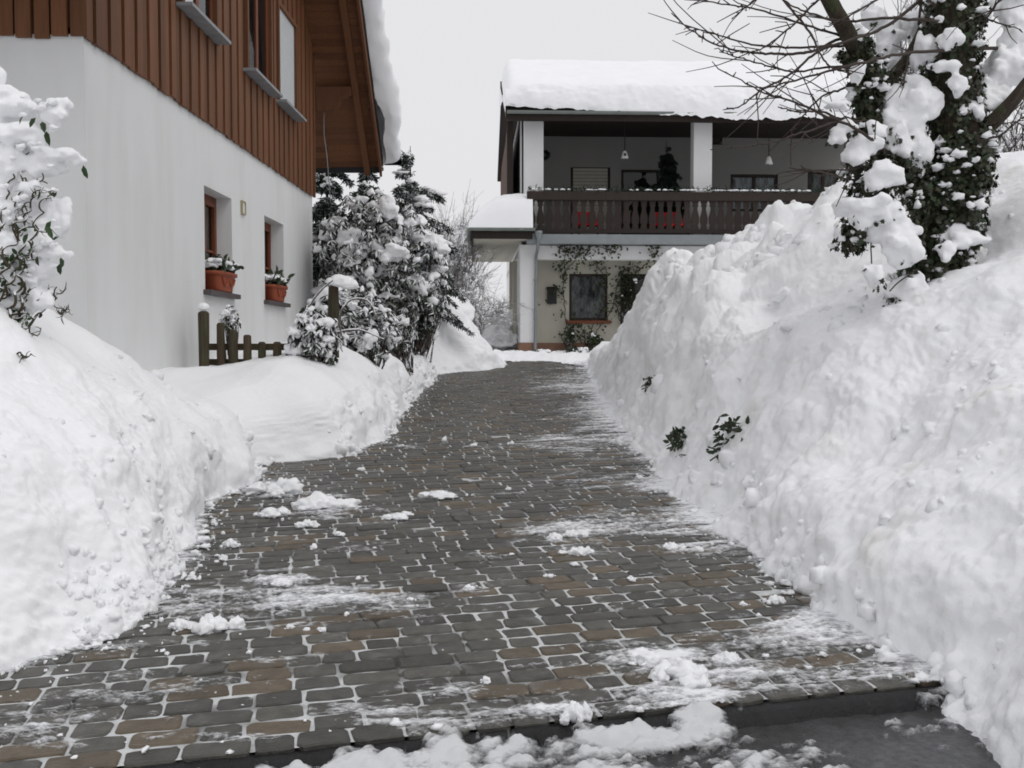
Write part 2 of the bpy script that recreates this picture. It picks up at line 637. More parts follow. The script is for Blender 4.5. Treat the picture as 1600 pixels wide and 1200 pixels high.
TWIG = mat('twig', (0.055, 0.042, 0.036), 0.8, 0.2, 10)
TWIG_G = mat('twig_grey', (0.12, 0.10, 0.09), 0.85, 0.2, 10)
HAZEL = mat('hazel_stem', (0.06, 0.05, 0.03), 0.8, 0.3, 12)
IVYM = mat('ivy_leaf', (0.017, 0.029, 0.010), 0.45, 0.25, 6, objrand=0.5, spec=0.35, coords='World')
IVYB = mat('ivy_leaf_brown', (0.030, 0.030, 0.014), 0.5, 0.25, 6, objrand=0.5, spec=0.35, coords='World')
LEAFG = mat('leaf_green', (0.028, 0.06, 0.02), 0.5, 0.2, 6, objrand=0.35, spec=0.3)
LEAFD = mat('leaf_evergreen', (0.030, 0.046, 0.022), 0.45, 0.25, 5, objrand=0.45, spec=0.35, coords='World')
LEAFR = mat('leaf_rose', (0.045, 0.065, 0.028), 0.6, 0.25, 5, objrand=0.4, coords='World')
NEEDLE = mat('needle', (0.022, 0.040, 0.024), 0.6, 0.25, 5, objrand=0.4, coords='World')
NEEDLE_D = mat('needle_dark', (0.012, 0.022, 0.014), 0.6, 0.25, 5, objrand=0.4, coords='World')
STONE = mat('stone_wall', (0.2, 0.19, 0.17), 0.9, 0.3, 8, bump=0.6, bscale=20)
TWIG_S = snowed('twig_snowed', 'twig', 0.12, 0.35, 14)
TWIGG_S = snowed('twig_grey_snowed', 'twig_grey', 0.05, 0.3, 14)
HAZEL_S = snowed('hazel_snowed', 'hazel_stem', 0.35, 0.55, 14)
NEEDLE_S = snowed('needle_snowed', 'needle', 0.45, 0.7, 5)
LEAFD_S = snowed('leaf_evergreen_snowed', 'leaf_evergreen', 0.38, 0.6, 6)
LEAFR_S = snowed('leaf_small_snowed', 'leaf_evergreen', 0.35, 0.6, 7)


def glass_mat():
    m = bpy.data.materials.new('window_glass')
    m.use_nodes = True
    t = m.node_tree
    t.nodes.clear()
    o = t.nodes.new('ShaderNodeOutputMaterial')
    tr = t.nodes.new('ShaderNodeBsdfTransparent')
    tr.inputs[0].default_value = (0.8, 0.83, 0.83, 1)
    gl = t.nodes.new('ShaderNodeBsdfGlossy')
    gl.inputs['Roughness'].default_value = 0.02
    fr = t.nodes.new('ShaderNodeFresnel')
    fr.inputs[0].default_value = 1.5
    mx = t.nodes.new('ShaderNodeMixShader')
    t.links.new(fr.outputs[0], mx.inputs[0])
    t.links.new(tr.outputs[0], mx.inputs[1])
    t.links.new(gl.outputs[0], mx.inputs[2])
    t.links.new(mx.outputs[0], o.inputs[0])
    return m


GLASS = glass_mat()


def film_mat(name, col, lo, hi):
    """thin snow: more of it where the layer is deeper, broken up by fine grain where it is a mere dusting"""
    m = bpy.data.materials.new(name)
    m.use_nodes = True
    t = m.node_tree
    b = t.nodes['Principled BSDF']
    b.inputs['Base Color'].default_value = (*col, 1)
    b.inputs['Roughness'].default_value = 0.75
    b.inputs['Specular IOR Level'].default_value = 0.2
    at_ = t.nodes.new('ShaderNodeAttribute')
    at_.attribute_name = 'cover'
    g = t.nodes.new('ShaderNodeNewGeometry')
    mp = t.nodes.new('ShaderNodeMapping')
    mp.inputs['Scale'].default_value = (0.6, 1.5, 1)
    t.links.new(g.outputs['Position'], mp.inputs[0])
    nz = t.nodes.new('ShaderNodeTexNoise')
    nz.inputs['Scale'].default_value = 55
    nz.inputs['Detail'].default_value = 6
    nz.inputs['Roughness'].default_value = 0.7
    t.links.new(mp.outputs[0], nz.inputs['Vector'])
    ma = t.nodes.new('ShaderNodeMath')
    ma.operation = 'MULTIPLY_ADD'
    t.links.new(nz.outputs[0], ma.inputs[0])
    ma.inputs[1].default_value = 0.9
    t.links.new(at_.outputs['Fac'], ma.inputs[2])
    mr = t.nodes.new('ShaderNodeMapRange')
    mr.inputs['From Min'].default_value = lo
    mr.inputs['From Max'].default_value = hi
    t.links.new(ma.outputs[0], mr.inputs['Value'])
    t.links.new(mr.outputs[0], b.inputs['Alpha'])
    return m


FILM = film_mat('snow_film', (0.84, 0.85, 0.87), 0.50, 0.92)
SLUSHF = film_mat('slush_film', (0.62, 0.63, 0.64), 0.45, 1.0)

# ------------------------------------------------------------------ ground, street, driveway
AR = R(14)                                            # the paver rows run a little askew, like the kerb
UX = np.array((math.cos(AR), math.sin(AR)))
VX = np.array((-math.sin(AR), math.cos(AR)))
_k0 = ground_at(700, 1150)[:2]
VK = float(_k0 @ VX)                                  # v of the kerb line


def uv2xy(u, v):
    return u * UX[0] + v * VX[0], u * UX[1] + v * VX[1]


def ground_sheet():
    ys = np.concatenate([np.linspace(-40, 2, 12), np.linspace(3, 45, 60), np.geomspace(48, 900, 30)])
    xs = np.concatenate([-np.geomspace(700, 14, 24), np.linspace(-13, 13, 40), np.geomspace(14, 700, 24)])
    X, Y = np.meshgrid(xs, ys, indexing='ij')
    Z = gz(Y) - 0.13
    far = smooth(27, 60, Y)
    Z = Z + far * (0.8 + 1.8 * smooth(40, 160, Y)) + 0.25 * fbm(np.stack([X.ravel() * 0.05, Y.ravel() * 0.05, 0 * X.ravel()], 1), 3).reshape(X.shape) * smooth(24, 40, Y)
    n, m = X.shape
    idx = np.arange(n * m).reshape(n, m)
    f = np.stack([idx[:-1, :-1], idx[1:, :-1], idx[1:, 1:], idx[:-1, 1:]], -1).reshape(-1, 4)
    o = obj('ground', np.stack([X.ravel(), Y.ravel(), Z.ravel()], 1), f, SNOW_SOFT, smooth_=True)
    tag(o, 'snow covered ground reaching to the horizon', None, kind='structure')


ground_sheet()


def strip_uv(u0, u1, v0, v1, dz, nu=40, nv=2):
    us, vv = np.linspace(u0, u1, nu), np.linspace(v0, v1, nv)
    U, V = np.meshgrid(us, vv, indexing='ij')
    X, Y = uv2xy(U, V)
    Z = SLOPE * Y + dz
    idx = np.arange(nu * nv).reshape(nu, nv)
    f = np.stack([idx[:-1, :-1], idx[1:, :-1], idx[1:, 1:], idx[:-1, 1:]], -1).reshape(-1, 4)
    return np.stack([X.ravel(), Y.ravel(), Z.ravel()], 1), f


o = obj('street', *strip_uv(-30, 30, -14, VK - 0.02, -0.06, 60, 60), ASPHALT)
tag(o, 'wet dark asphalt street in front of the driveway', kind='structure')
# black sloping tar and kerb strip between paving and street
us = np.linspace(-5, 5, 900)
prof = [(0.05, -0.018), (0.0, -0.012), (-0.025, -0.022), (-0.05, -0.042), (-0.085, -0.09)]
U = np.repeat(us[:, None], 5, 1)
V = VK + np.array([p[0] for p in prof])[None] + 0.05 * fbm(np.stack([U.ravel() * 4.0, 0 * U.ravel(), 0 * U.ravel()], 1), 9).reshape(U.shape) * np.array([0, 0.25, 0.6, 1, 1])[None]
X, Y = uv2xy(U, V)
Z = SLOPE * Y + np.array([p[1] for p in prof])[None] + 0.007 * fbm(np.stack([U.ravel() * 7, V.ravel() * 12, 0 * U.ravel()], 1), 4, 4, 0.65).reshape(U.shape)
idx = np.arange(U.size).reshape(U.shape)
f = np.stack([idx[:-1, :-1], idx[:-1, 1:], idx[1:, 1:], idx[1:, :-1]], -1).reshape(-1, 4)
o = obj('kerb', np.stack([X.ravel(), Y.ravel(), Z.ravel()], 1), f, TAR, smooth_=True)
tag(o, 'black wet kerb strip between the paving and the street', kind='structure')

# feet of the snow banks, read off the ground plane
FR = np.array([ground_at(*p)[:2] for p in [(1560, 1190), (1400, 1050), (1240, 930), (1130, 845), (1045, 785), (1000, 720), (970, 680), (940, 625), (915, 578)]])
FR[:, 0] += 0.08
FR = np.vstack([[FR[0, 0] + 0.1, 1.2], FR, [FR[-1, 0] + 0.1, 23.5]])
FLA = np.array([ground_at(*p)[:2] for p in [(0, 1068), (205, 992), (320, 885), (350, 790)]])
FLA[:, 0] -= 0.07
FLA = np.vstack([[FLA[0, 0] - 0.5, 1.2], FLA, [FLA[-1, 0] + 0.0, 8.6], [FLA[-1, 0] - 0.2, 9.6]])
FLB = np.array([ground_at(*p)[:2] for p in [(470, 720), (560, 712), (600, 690), (640, 640), (690, 582)]])
FLB[:, 0] -= 0.05
FLB = np.vstack([[-2.75, 9.0], [FLB[0, 0] - 0.15, 9.25], FLB[1:], [FLB[-1, 0] + 0.1, 21.2]])


def footf(tab):
    order = np.argsort(tab[:, 1])
    return lambda y: np.interp(y, tab[order, 1], tab[order, 0])


foot_r, foot_la, foot_lb = footf(FR), footf(FLA), footf(FLB)


def left_edge(y):
    return np.where(np.asarray(y) < 9.45, foot_la(y) - 0.1 * 0, foot_lb(y))


# --- pavers
ROW, GAP = 0.116, 0.0095


def paver_mesh(ln, seed):
    r = np.random.default_rng(seed)
    a, b, c = ln / 2, ROW / 2, 0.021
    P = [(-a + c, -b), (-0.1 * a, -b), (a - c, -b), (a - 0.005, -b + 0.006), (a, -b + c), (a, b - c), (a - 0.005, b - 0.006), (a - c, b), (0.1 * a, b), (-a + c, b), (-a + 0.005, b - 0.006), (-a, b - c), (-a, -b + c), (-a + 0.005, -b + 0.006)]
    P = np.array(P) + r.normal(size=(14, 2)) * 0.0032
    n = 14
    cen = P.mean(0)
    bot = np.c_[P * 0.985, np.full(n, -0.05)]
    mid = np.c_[P, np.full(n, -0.006) + r.normal(size=n) * 0.001]
    dirs = (cen - P) / np.linalg.norm(cen - P, axis=1)[:, None]
    top = np.c_[P + dirs * 0.0075, r.normal(size=n) * 0.0012]
    v = np.vstack([bot, mid, top])
    f = []
    for i in range(n):
        j = (i + 1) % n
        f += [(i, j, n + j, n + i), (n + i, n + j, 2 * n + j, 2 * n + i)]
    f.append(tuple(range(2 * n, 3 * n)))
    return v, f


LENS = [0.138, 0.182, 0.238]
TPL = [[paver_mesh(L, 100 * i + k) for k in range(6)] for i, L in enumerate(LENS)]
PMATS = [PAV_G, PAV_D, PAV_B]
_shared = {}


def paver_shared(i, k, m):
    if (i, k, m) not in _shared:
        v, f = TPL[i][k]
        _shared[(i, k, m)] = make_mesh('paver', v, f, PMATS[m])
    return _shared[(i, k, m)]


# the sheet the stones lie in: bedding sand and snow packed in the joints
o = obj('driveway', *strip_uv(-5.5, 6.0, VK + 0.045, 23.6, -0.0065, 120, 200), JOINT)
tag(o, 'paved driveway of tumbled grey and brown stones swept clear of snow', kind='structure')
driveway = o
rr = np.random.default_rng(21)
cand = []
row = 0
v = VK + 0.035 + ROW / 2
while v < 23.0:
    u = -4.5 + rr.uniform(0, 0.3)
    while u < 6.0:
        i = int(rr.choice(3, p=[0.30, 0.38, 0.32]))
        L = LENS[i]
        u += L / 2
        x, y = uv2xy(u, v)
        if y > 3.0 and left_edge(y) - 0.32 < x < foot_r(y) + 0.28 and y < 22.9:
            br = 0.36 if i == 2 else (0.14 if i == 1 else 0.05)
            m = 2 if rr.random() < br else int(rr.random() < 0.5)
            cand.append((y, x, i, int(rr.integers(6)), m, rr.normal() * 0.012, rr.normal() * 0.0022, rr.normal() * 0.008, rr.normal() * 0.008))
        u += L / 2 + GAP + abs(rr.normal()) * 0.002
    v += ROW + 0.0155
cand.sort(key=lambda c: c[0])
SL = Matrix.Rotation(math.atan(SLOPE), 4, 'X')


def paver_matrix(c):
    y, x, i, k, m, rz, dz, ra, rb = c
    return Matrix.Translation((x, y, SLOPE * y + dz)) @ SL @ Matrix.Rotation(AR + rz, 4, 'Z') @ Matrix.Rotation(ra, 4, 'X') @ Matrix.Rotation(rb * 0.6, 4, 'Y')


def in_view(c):
    y, x = c[0], c[1]
    return left_edge(y) - 0.02 < x < foot_r(y) + 0.02 and abs((x / y) + 0.013) < 0.53 and y > 3.42 - 0.0 * x


seen = [c for c in cand if in_view(c)]
near_set = set(id(c) for c in seen[:300])
mbv, mbf, mbm, nn = [], [], [], 0
for c in cand:
    M = paver_matrix(c)
    if id(c) in near_set:
        p = bpy.data.objects.new('paver', paver_shared(c[2], c[3], c[4]))
        COL.objects.link(p)
        p.parent = driveway
        p.matrix_local = M
    else:
        v_, f_ = TPL[c[2]][c[3]]
        A = np.array(M)
        mbv.append(v_ @ A[:3, :3].T + A[:3, 3])
        mbf += [tuple(q + nn for q in g) for g in f_]
        mbm += [c[4]] * len(f_)
        nn += len(v_)
o = obj('paver_field', np.concatenate(mbv), mbf, None, driveway, mats=PMATS, fmat=mbm)
o['kind'] = 'stuff'

# --- swept snow left on the stones: a thin broken film with real thickness
SPOTS = [  # px, py, rx(px), ry(px), amount
    (440, 945, 190, 26, 0.85), (560, 940, 120, 22, 0.75), (320, 960, 90, 22, 0.8), (430, 912, 60, 14, 0.9), (900, 830, 90, 22, 0.85), (1000, 822, 130, 26, 0.7), (900, 862, 60, 14, 0.6),
    (870, 690, 150, 12, 0.45), (850, 700, 120, 10, 0.5), (960, 640, 60, 30, 0.45), (880, 605, 90, 14, 0.4), (940, 755, 80, 16, 0.5), (1020, 760, 60, 14, 0.7),
    (500, 790, 45, 26, 0.9), (430, 770, 50, 22, 0.8), (1040, 1035, 110, 22, 1.0), (1180, 1010, 130, 24, 0.75), (1260, 985, 90, 30, 0.8), (1140, 1060, 190, 26, 0.95), (1060, 1100, 130, 30, 1.0), (880, 1115, 110, 26, 0.85), (1230, 1062, 150, 14, 0.8), (980, 1118, 120, 14, 0.9), (640, 1140, 120, 10, 0.7), (330, 1165, 120, 10, 0.6),
    (960, 945, 60, 14, 0.55), (730, 925, 40, 10, 0.6), (745, 1010, 60, 8, 0.45), (700, 1090, 60, 24, 0.55), (300, 1080, 130, 26, 0.5), (120, 1130, 150, 22, 0.6), (40, 1160, 80, 20, 0.8), (640, 960, 40, 14, 0.4), (690, 775, 28, 6, 0.95), (620, 808, 26, 6, 0.7),
    (640, 700, 30, 5, 0.6), (1120, 935, 60, 14, 0.35), (180, 1020, 60, 14, 0.5), (470, 1050, 60, 14, 0.3), (560, 730, 60, 6, 0.4), (300, 1010, 60, 14, 0.35),
    (170, 1100, 130, 16, 0.6), (360, 1035, 110, 14, 0.5), (600, 1120, 120, 14, 0.55), (1090, 860, 60, 12, 0.6), (1010, 900, 50, 12, 0.4), (780, 770, 70, 8, 0.35), (760, 870, 60, 8, 0.35), (560, 860, 60, 8, 0.4)]


def film(y0, y1, step_y, xs_step, name, seed):
    ys = [y0]
    while ys[-1] < y1: ys.append(ys[-1] + step_y * ys[-1])
    ys = np.array(ys)
    xn = int(5.0 / xs_step)
    lx = np.linspace(0, 1, xn)
    L, Rr = left_edge(ys) - 0.25, foot_r(ys) + 0.25
    X = L[:, None] + (Rr - L)[:, None] * lx[None]
    Y = np.repeat(ys[:, None], xn, 1)
    P = np.stack([X.ravel(), Y.ravel()], 1)
    u, v = P @ UX, P @ VX
    z0 = np.zeros(len(u))
    streak = fbm(np.stack([u * 2.2, v * 9.0, z0], 1), seed, 4, 0.6)
    fine = fbm(np.stack([u * 16, v * 30, z0], 1), seed + 3, 3, 0.6)
    blot = fbm(np.stack([u * 1.0, v * 1.6, z0], 1), seed + 7, 3)
    # pixel position of each point, to lay the patches where the photograph has them
    d = P[:, 1]
    cx, cz = P[:, 0], SLOPE * P[:, 1] - EYE
    px = VPX + FPX * cx / d
    py = HZN - FPX * cz / d
    amt = np.zeros(len(u))
    for sx, sy, rx, ry, a in SPOTS:
        q = ((px - sx) / rx) ** 2 + ((py - sy) / ry) ** 2
        amt = np.maximum(amt, a * np.exp(-q * 0.8))
    edge = np.exp(-np.minimum(P[:, 0] - left_edge(d), 9) / 0.10) * 0.45 + np.exp(-np.maximum(foot_r(d) - P[:, 0], -0.3) / 0.16) * 0.6
    edge = np.clip(edge, 0, 0.75)
    right = smooth(-0.4, 1.1, P[:, 0]) * smooth(7.5, 12, d) * 0.26
    m = 0.62 * amt + 0.7 * edge + right + 0.34 * streak + 0.22 * fine + 0.14 * blot - 0.235
    kerbd = v - VK
    m = np.where(kerbd < 0.02, -1, m)
    h = np.clip(m, 0, 1.0)
    th = 0.003 + 0.016 * np.minimum(h, 0.35) / 0.35 * (0.5 + 0.5 * smooth(0.3, 1.0, amt)) + 0.01 * np.clip(fine, 0, 1) * (amt > 0.5)
    Z = SLOPE * P[:, 1] + np.where(m > 0, th, -0.006)
    n, k = len(ys), xn
    idx = np.arange(n * k).reshape(n, k)
    f = np.stack([idx[:-1, :-1], idx[:-1, 1:], idx[1:, 1:], idx[1:, :-1]], -1).reshape(-1, 4)
    keep = (m[f] > 0).any(1)
    f = f[keep]
    used, inv = np.unique(f, return_inverse=True)
    vv = np.stack([P[:, 0], P[:, 1], Z], 1)[used]
    COVER.append(m[used])
    return vv, inv.reshape(-1, 4)


COVER = []
parts_ = [film(3.2, 9.0, 0.0022, 0.0105, 'a', 31), film(9.0, 22.8, 0.0035, 0.021, 'b', 31)]
fv, ff = cat(parts_)
o = obj('snow_film', fv, ff, FILM, smooth_=True)
o.data.attributes.new('cover', 'FLOAT', 'POINT').data.foreach_set('value', np.concatenate(COVER).astype(np.float32))
tag(o, 'thin swept streaks of snow left on the paving', kind='stuff')


# slush on the street
def slush():
    us_, vs_ = np.linspace(-3.6, 2.6, 620), np.linspace(VK - 1.3, VK + 0.05, 190)
    U, V = np.meshgrid(us_, vs_, indexing='ij')
    X, Y = uv2xy(U, V)
    u, v = U.ravel(), V.ravel()
    z0 = 0 * u
    k = v - VK
    x = X.ravel()
    big = fbm(np.stack([u * 1.6, v * 5, z0], 1), 77, 3)
    fine = billow(np.stack([u * 9, v * 14, z0], 1), 78, 3)
    cover = smooth(-0.02, -0.12, k) * smooth(1.25, 0.1, x) * 0.95 + 0.7 * np.exp(-((x - 0.25) / 0.45) ** 2 - ((k + 0.03) / 0.16) ** 2) + 0.55 * smooth(0.5, 1.0, x) * smooth(-0.13, -0.22, k) + 0.95 * smooth(-0.05, 0.35, fbm(np.stack([u * 2.1, z0, z0], 1), 79, 3)) * np.exp(-((k + 0.05) / 0.075) ** 2)
    m = cover + 0.75 * big + 0.38 * fine + 0.2 * fbm(np.stack([u * 5, v * 11, z0], 1), 83, 3) - 0.60
    Z = SLOPE * Y.ravel() - 0.06 + np.where(m > 0, 0.008 + np.clip(m, 0, 0.8) * 0.042 + 0.012 * np.clip(fine, -0.3, 1) * np.clip(m * 3, 0, 1), -0.01)
    Z = Z + smooth(-0.16, -0.02, k) * 0.06 * (m > 0)
    idx = np.arange(U.size).reshape(U.shape)
    f = np.stack([idx[:-1, :-1], idx[1:, :-1], idx[1:, 1:], idx[:-1, 1:]], -1).reshape(-1, 4)
    f = f[(m[f] > 0).any(1)]
    used, inv = np.unique(f, return_inverse=True)
    o = obj('slush', np.stack([X.ravel(), Y.ravel(), Z], 1)[used], inv.reshape(-1, 4), SLUSHF, smooth_=True)
    o.data.attributes.new('cover', 'FLOAT', 'POINT').data.foreach_set('value', (m[used] * 1.3).astype(np.float32))
    tag(o, 'grey trodden slush along the edge of the street', kind='stuff')


slush()

# ------------------------------------------------------------------ snow banks


def gauss_smooth(a, n, axis=0):
    if n <= 0: return a
    k = np.exp(-np.linspace(-2, 2, 2 * n + 1) ** 2)
    k /= k.sum()
    pad = [(0, 0)] * a.ndim
    pad[axis] = (n, n)
    b = np.pad(a, pad, mode='edge')
    return np.apply_along_axis(lambda c: np.convolve(c, k, 'valid'), axis, b)


def bank(name, ys, svals, foot, side, table, rough, mat_, label, seed, fade=None, extra=None):
    """snow bank as a displaced profile sweep. table: list of (y, [(s, h), ...])"""
    ys, svals = np.asarray(ys), np.asarray(svals)
    ty = np.array([t[0] for t in table])
    H = np.array([np.interp(svals, [p[0] for p in t[1]], [p[1] for p in t[1]]) for t in table])
    hh = np.array([np.interp(ys, ty, H[:, j]) for j in range(len(svals))]).T
    hh = gauss_smooth(hh, max(2, len(ys) // 50), 0)
    hh = gauss_smooth(hh, 5, 1)
    fx = foot(ys)
    fx = gauss_smooth(fx, max(2, len(ys) // 70), 0)
    S = np.repeat(svals[None], len(ys), 0)
    Y = np.repeat(ys[:, None], len(svals), 1)
    X = fx[:, None] + side * S
    if fade is not None: hh = fade(Y, S, hh)
    if extra is not None: hh = hh + extra(X, Y, S)
    hh = np.where(S < 0, hh + S * 1.3, hh)
    Z = gz(Y) + hh
    P = np.stack([X, Y, Z], -1)
    du, dv = np.gradient(P, axis=0), np.gradient(P, axis=1)
    N = np.cross(dv, du) if side > 0 else np.cross(du, dv)
    N /= np.linalg.norm(N, axis=-1)[..., None] + 1e-9
    N = np.where(N[..., 2:3] < 0, -N, N)
    p = P.reshape(-1, 3)
    r = rough(X, Y, S, hh).ravel()                    # 0 smooth fallen snow .. 1 broken, shovelled
    big = fbm(p * 1.1, seed, 3)
    mid = billow(p * 2.6, seed + 1, 2)
    clod = 0.55 - worley(p * 4.2, seed + 2)
    clod2 = 0.55 - worley(p * 13.0, seed + 3)
    fine = fbm(p * 22, seed + 4, 3, 0.6)
    gate = smooth(-0.25, 0.45, fbm(p * 1.9, seed + 6, 2))
    gate2 = smooth(0.0, 0.6, fbm(p * 2.7, seed + 9, 2)) * gate
    facet = 0.5 - worley(p * np.array((1.1, 1.1, 0.8)), seed + 12)
    clod3 = 0.5 - worley(p * 27.0, seed + 14)
    gate3 = smooth(-0.35, 0.35, fbm(p * 3.3, seed + 15, 2))
    crease = -np.abs(noise3(p * np.array((2.4, 2.4, 1.0)), seed + 13))
    d = 0.13 * big * (0.4 + 0.6 * r) + r * (0.02 * mid + 0.11 * facet + 0.05 * crease + 0.15 * clod * gate2 + 0.034 * clod2 * gate3 * gate + 0.013 * clod3 * gate3 + 0.009 * fine) + 0.003 * fine + r * smooth(0.28, 0.0, S.ravel()) * (0.05 * clod + 0.035 * clod2 + 0.012 * clod3)
    P = P + N * d.reshape(Y.shape)[..., None]
    n, m = Y.shape
    idx = np.arange(n * m).reshape(n, m)
    f = np.stack([idx[:-1, :-1], idx[:-1, 1:], idx[1:, 1:], idx[1:, :-1]], -1).reshape(-1, 4)
    if side < 0: f = f[:, ::-1]
    o = obj(name, P.reshape(-1, 3), f, mat_, smooth_=True)
    tag(o, label, 'snow bank', 'snow banks beside the driveway')
    return o, P


def geo(y0, y1, k):
    n = int(math.log(y1 / y0) / k)
    return np.geomspace(y0, y1, n)


S_R = np.concatenate([np.linspace(-0.22, 1.6, 170), np.linspace(1.61, 3.4, 125), np.linspace(3.43, 9.0, 40)])
TAB_R = [
    (1.2, [(-0.3, -0.1), (0, 0), (0.25, 0.45), (0.7, 0.95), (1.3, 1.45), (2.0, 1.9), (2.9, 2.4), (9, 3.0)]),
    (4.5, [(-0.3, -0.1), (0, 0), (0.18, 0.38), (0.45, 0.72), (0.9, 1.12), (1.5, 1.5), (2.3, 2.0), (3.0, 2.45), (9, 3.0)]),
    (7.0, [(-0.3, -0.1), (0, 0), (0.2, 0.34), (0.5, 0.66), (0.9, 0.98), (1.4, 1.28), (1.9, 1.58), (2.5, 2.05), (3.1, 2.55), (9, 3.1)]),
    (9.0, [(-0.3, -0.1), (0, 0), (0.2, 0.40), (0.45, 0.75), (0.8, 1.25), (1.2, 1.65), (1.8, 2.1), (2.5, 2.5), (3.2, 2.8), (9, 3.1)]),
    (11.5, [(-0.3, -0.1), (0, 0), (0.2, 0.5), (0.45, 1.0), (0.8, 1.5), (1.3, 2.05), (1.9, 2.65), (2.4, 2.92), (3.2, 2.95), (9, 3.0)]),
    (13.5, [(-0.3, -0.1), (0, 0), (0.2, 0.6), (0.4, 1.2), (0.7, 1.75), (1.1, 2.15), (1.7, 2.4), (2.5, 2.55), (9, 2.6)]),
    (15.5, [(-0.3, -0.1), (0, 0), (0.15, 0.55), (0.35, 1.1), (0.6, 1.55), (0.9, 1.8), (1.4, 1.95), (2.5, 2.0), (9, 2.0)]),
    (17.5, [(-0.3, -0.1), (0, 0), (0.15, 0.5), (0.35, 0.9), (0.6, 1.25), (1.0, 1.45), (2.5, 1.5), (9, 1.5)]),
    (20.0, [(-0.3, -0.1), (0, 0), (0.15, 0.35), (0.4, 0.55), (0.8, 0.7), (2.5, 0.8), (9, 0.9)]),
    (23.5, [(-0.3, -0.1), (0, 0), (0.15, 0.2), (0.4, 0.3), (0.8, 0.35), (2.5, 0.4), (9, 0.5)]),
]


def rough_r(X, Y, S, h):
    return np.clip(0.95 - 0.55 * smooth(0.9, 2.2, S) + 0.25 * smooth(2.0, 2.8, h) * smooth(9, 11, Y), 0.15, 1.0) * np.clip(1.0 - 0.25 * smooth(14, 20, Y), 0, 1)


def extra_r(X, Y, S):
    # the lower shovelled apron and the overhanging shelf of old snow above it, seen between 8 and 12 m
    shelf = 0.22 * np.exp(-((Y - 10.2) / 2.0) ** 2) * (np.exp(-((S - 0.75) / 0.30) ** 2) - 0.9 * np.exp(-((S - 0.22) / 0.16) ** 2))
    ridge = 0.10 * np.sin(Y * 1.7 + S * 1.3) * smooth(0.3, 0.9, S) * smooth(3.2, 2.0, S)
    q = np.stack([X.ravel() * 0.75, Y.ravel() * 0.75, S.ravel() * 0.3], 1)
    roll = 0.30 * fbm(q, 501, 2).reshape(X.shape) * smooth(0.12, 0.7, S) * smooth(4.5, 2.6, S)
    qq = np.stack([X.ravel() * 2.6, Y.ravel() * 2.6, 0 * X.ravel()], 1)
    crest = 0.34 * (0.42 - worley(qq, 502)).reshape(X.shape) * smooth(8.5, 11.0, Y) * smooth(18.5, 16.0, Y) * smooth(0.35, 0.8, S) * smooth(3.0, 2.0, S)
    gully = -0.16 * np.exp(-((S - 0.55 - 0.42 * (Y - 8.0)) / 0.28) ** 2) * smooth(6.8, 7.8, Y) * smooth(13.0, 11.0, Y)
    return shelf + ridge + roll + crest + gully


bank_r, PR = bank('snow_bank', np.concatenate([geo(1.2, 3.0, 0.012), geo(3.02, 23.5, 0.0031)]), S_R, foot_r, 1, TAB_R, rough_r, SNOW_DIRT,
                  'tall shovelled snow bank sloping up to the ivy covered tree', 11, extra=extra_r)

S_L = np.concatenate([np.linspace(-0.22, 1.3, 170), np.linspace(1.31, 3.2, 100), np.linspace(3.24, 8.0, 40)])
TAB_LA = [
    (1.2, [(-0.3, -0.1), (0, 0), (0.2, 0.35), (0.6, 0.75), (1.2, 1.1), (2, 1.35), (3, 1.5), (8, 1.6)]),
    (4.2, [(-0.3, -0.1), (0, 0), (0.12, 0.20), (0.35, 0.52), (0.7, 0.86), (1.1, 1.14), (1.6, 1.42), (2.3, 1.6), (3.2, 1.65), (8, 1.6)]),
    (6.0, [(-0.3, -0.1), (0, 0), (0.12, 0.28), (0.32, 0.62), (0.6, 0.92), (1.0, 1.27), (1.5, 1.68), (2.1, 1.9), (3.2, 1.92), (8, 1.85)]),
    (7.6, [(-0.3, -0.1), (0, 0), (0.08, 0.34), (0.2, 0.60), (0.42, 0.82), (0.8, 1.12), (1.3, 1.46), (1.9, 1.74), (3.2, 1.78), (8, 1.65)]),
    (8.7, [(-0.3, -0.1), (0, 0), (0.08, 0.32), (0.2, 0.52), (0.42, 0.66), (0.8, 0.80), (1.3, 0.95), (1.9, 1.1), (3.2, 1.1), (8, 1.0)]),
    (9.9, [(-0.3, -0.1), (0, 0), (0.08, 0.2), (0.25, 0.35), (0.5, 0.42), (0.8, 0.5), (1.3, 0.65), (1.9, 0.8), (3.2, 0.8), (8, 0.8)]),
]


def rough_la(X, Y, S, h):
    return np.clip(0.95 - 0.6 * smooth(0.35, 1.1, S) - 0.25 * smooth(6.2, 7.4, Y) * smooth(0.02, 0.2, S), 0.10, 1)


def fade_la(Y, S, h):
    return h * (1 - smooth(9.05, 9.75, Y) * (1 - 0.75 * smooth(0.4, 1.0, S))) - 0.08 * smooth(9.3, 9.8, Y) * (1 - smooth(0.4, 1.0, S))


bank_l, PL = bank('snow_bank', np.concatenate([geo(1.2, 3.3, 0.012), geo(3.32, 9.9, 0.0027)]), S_L, foot_la, -1, TAB_LA, rough_la, SNOW,
                  'big rounded snow bank under the twisted shrub, at the street corner', 41, fade=fade_la)

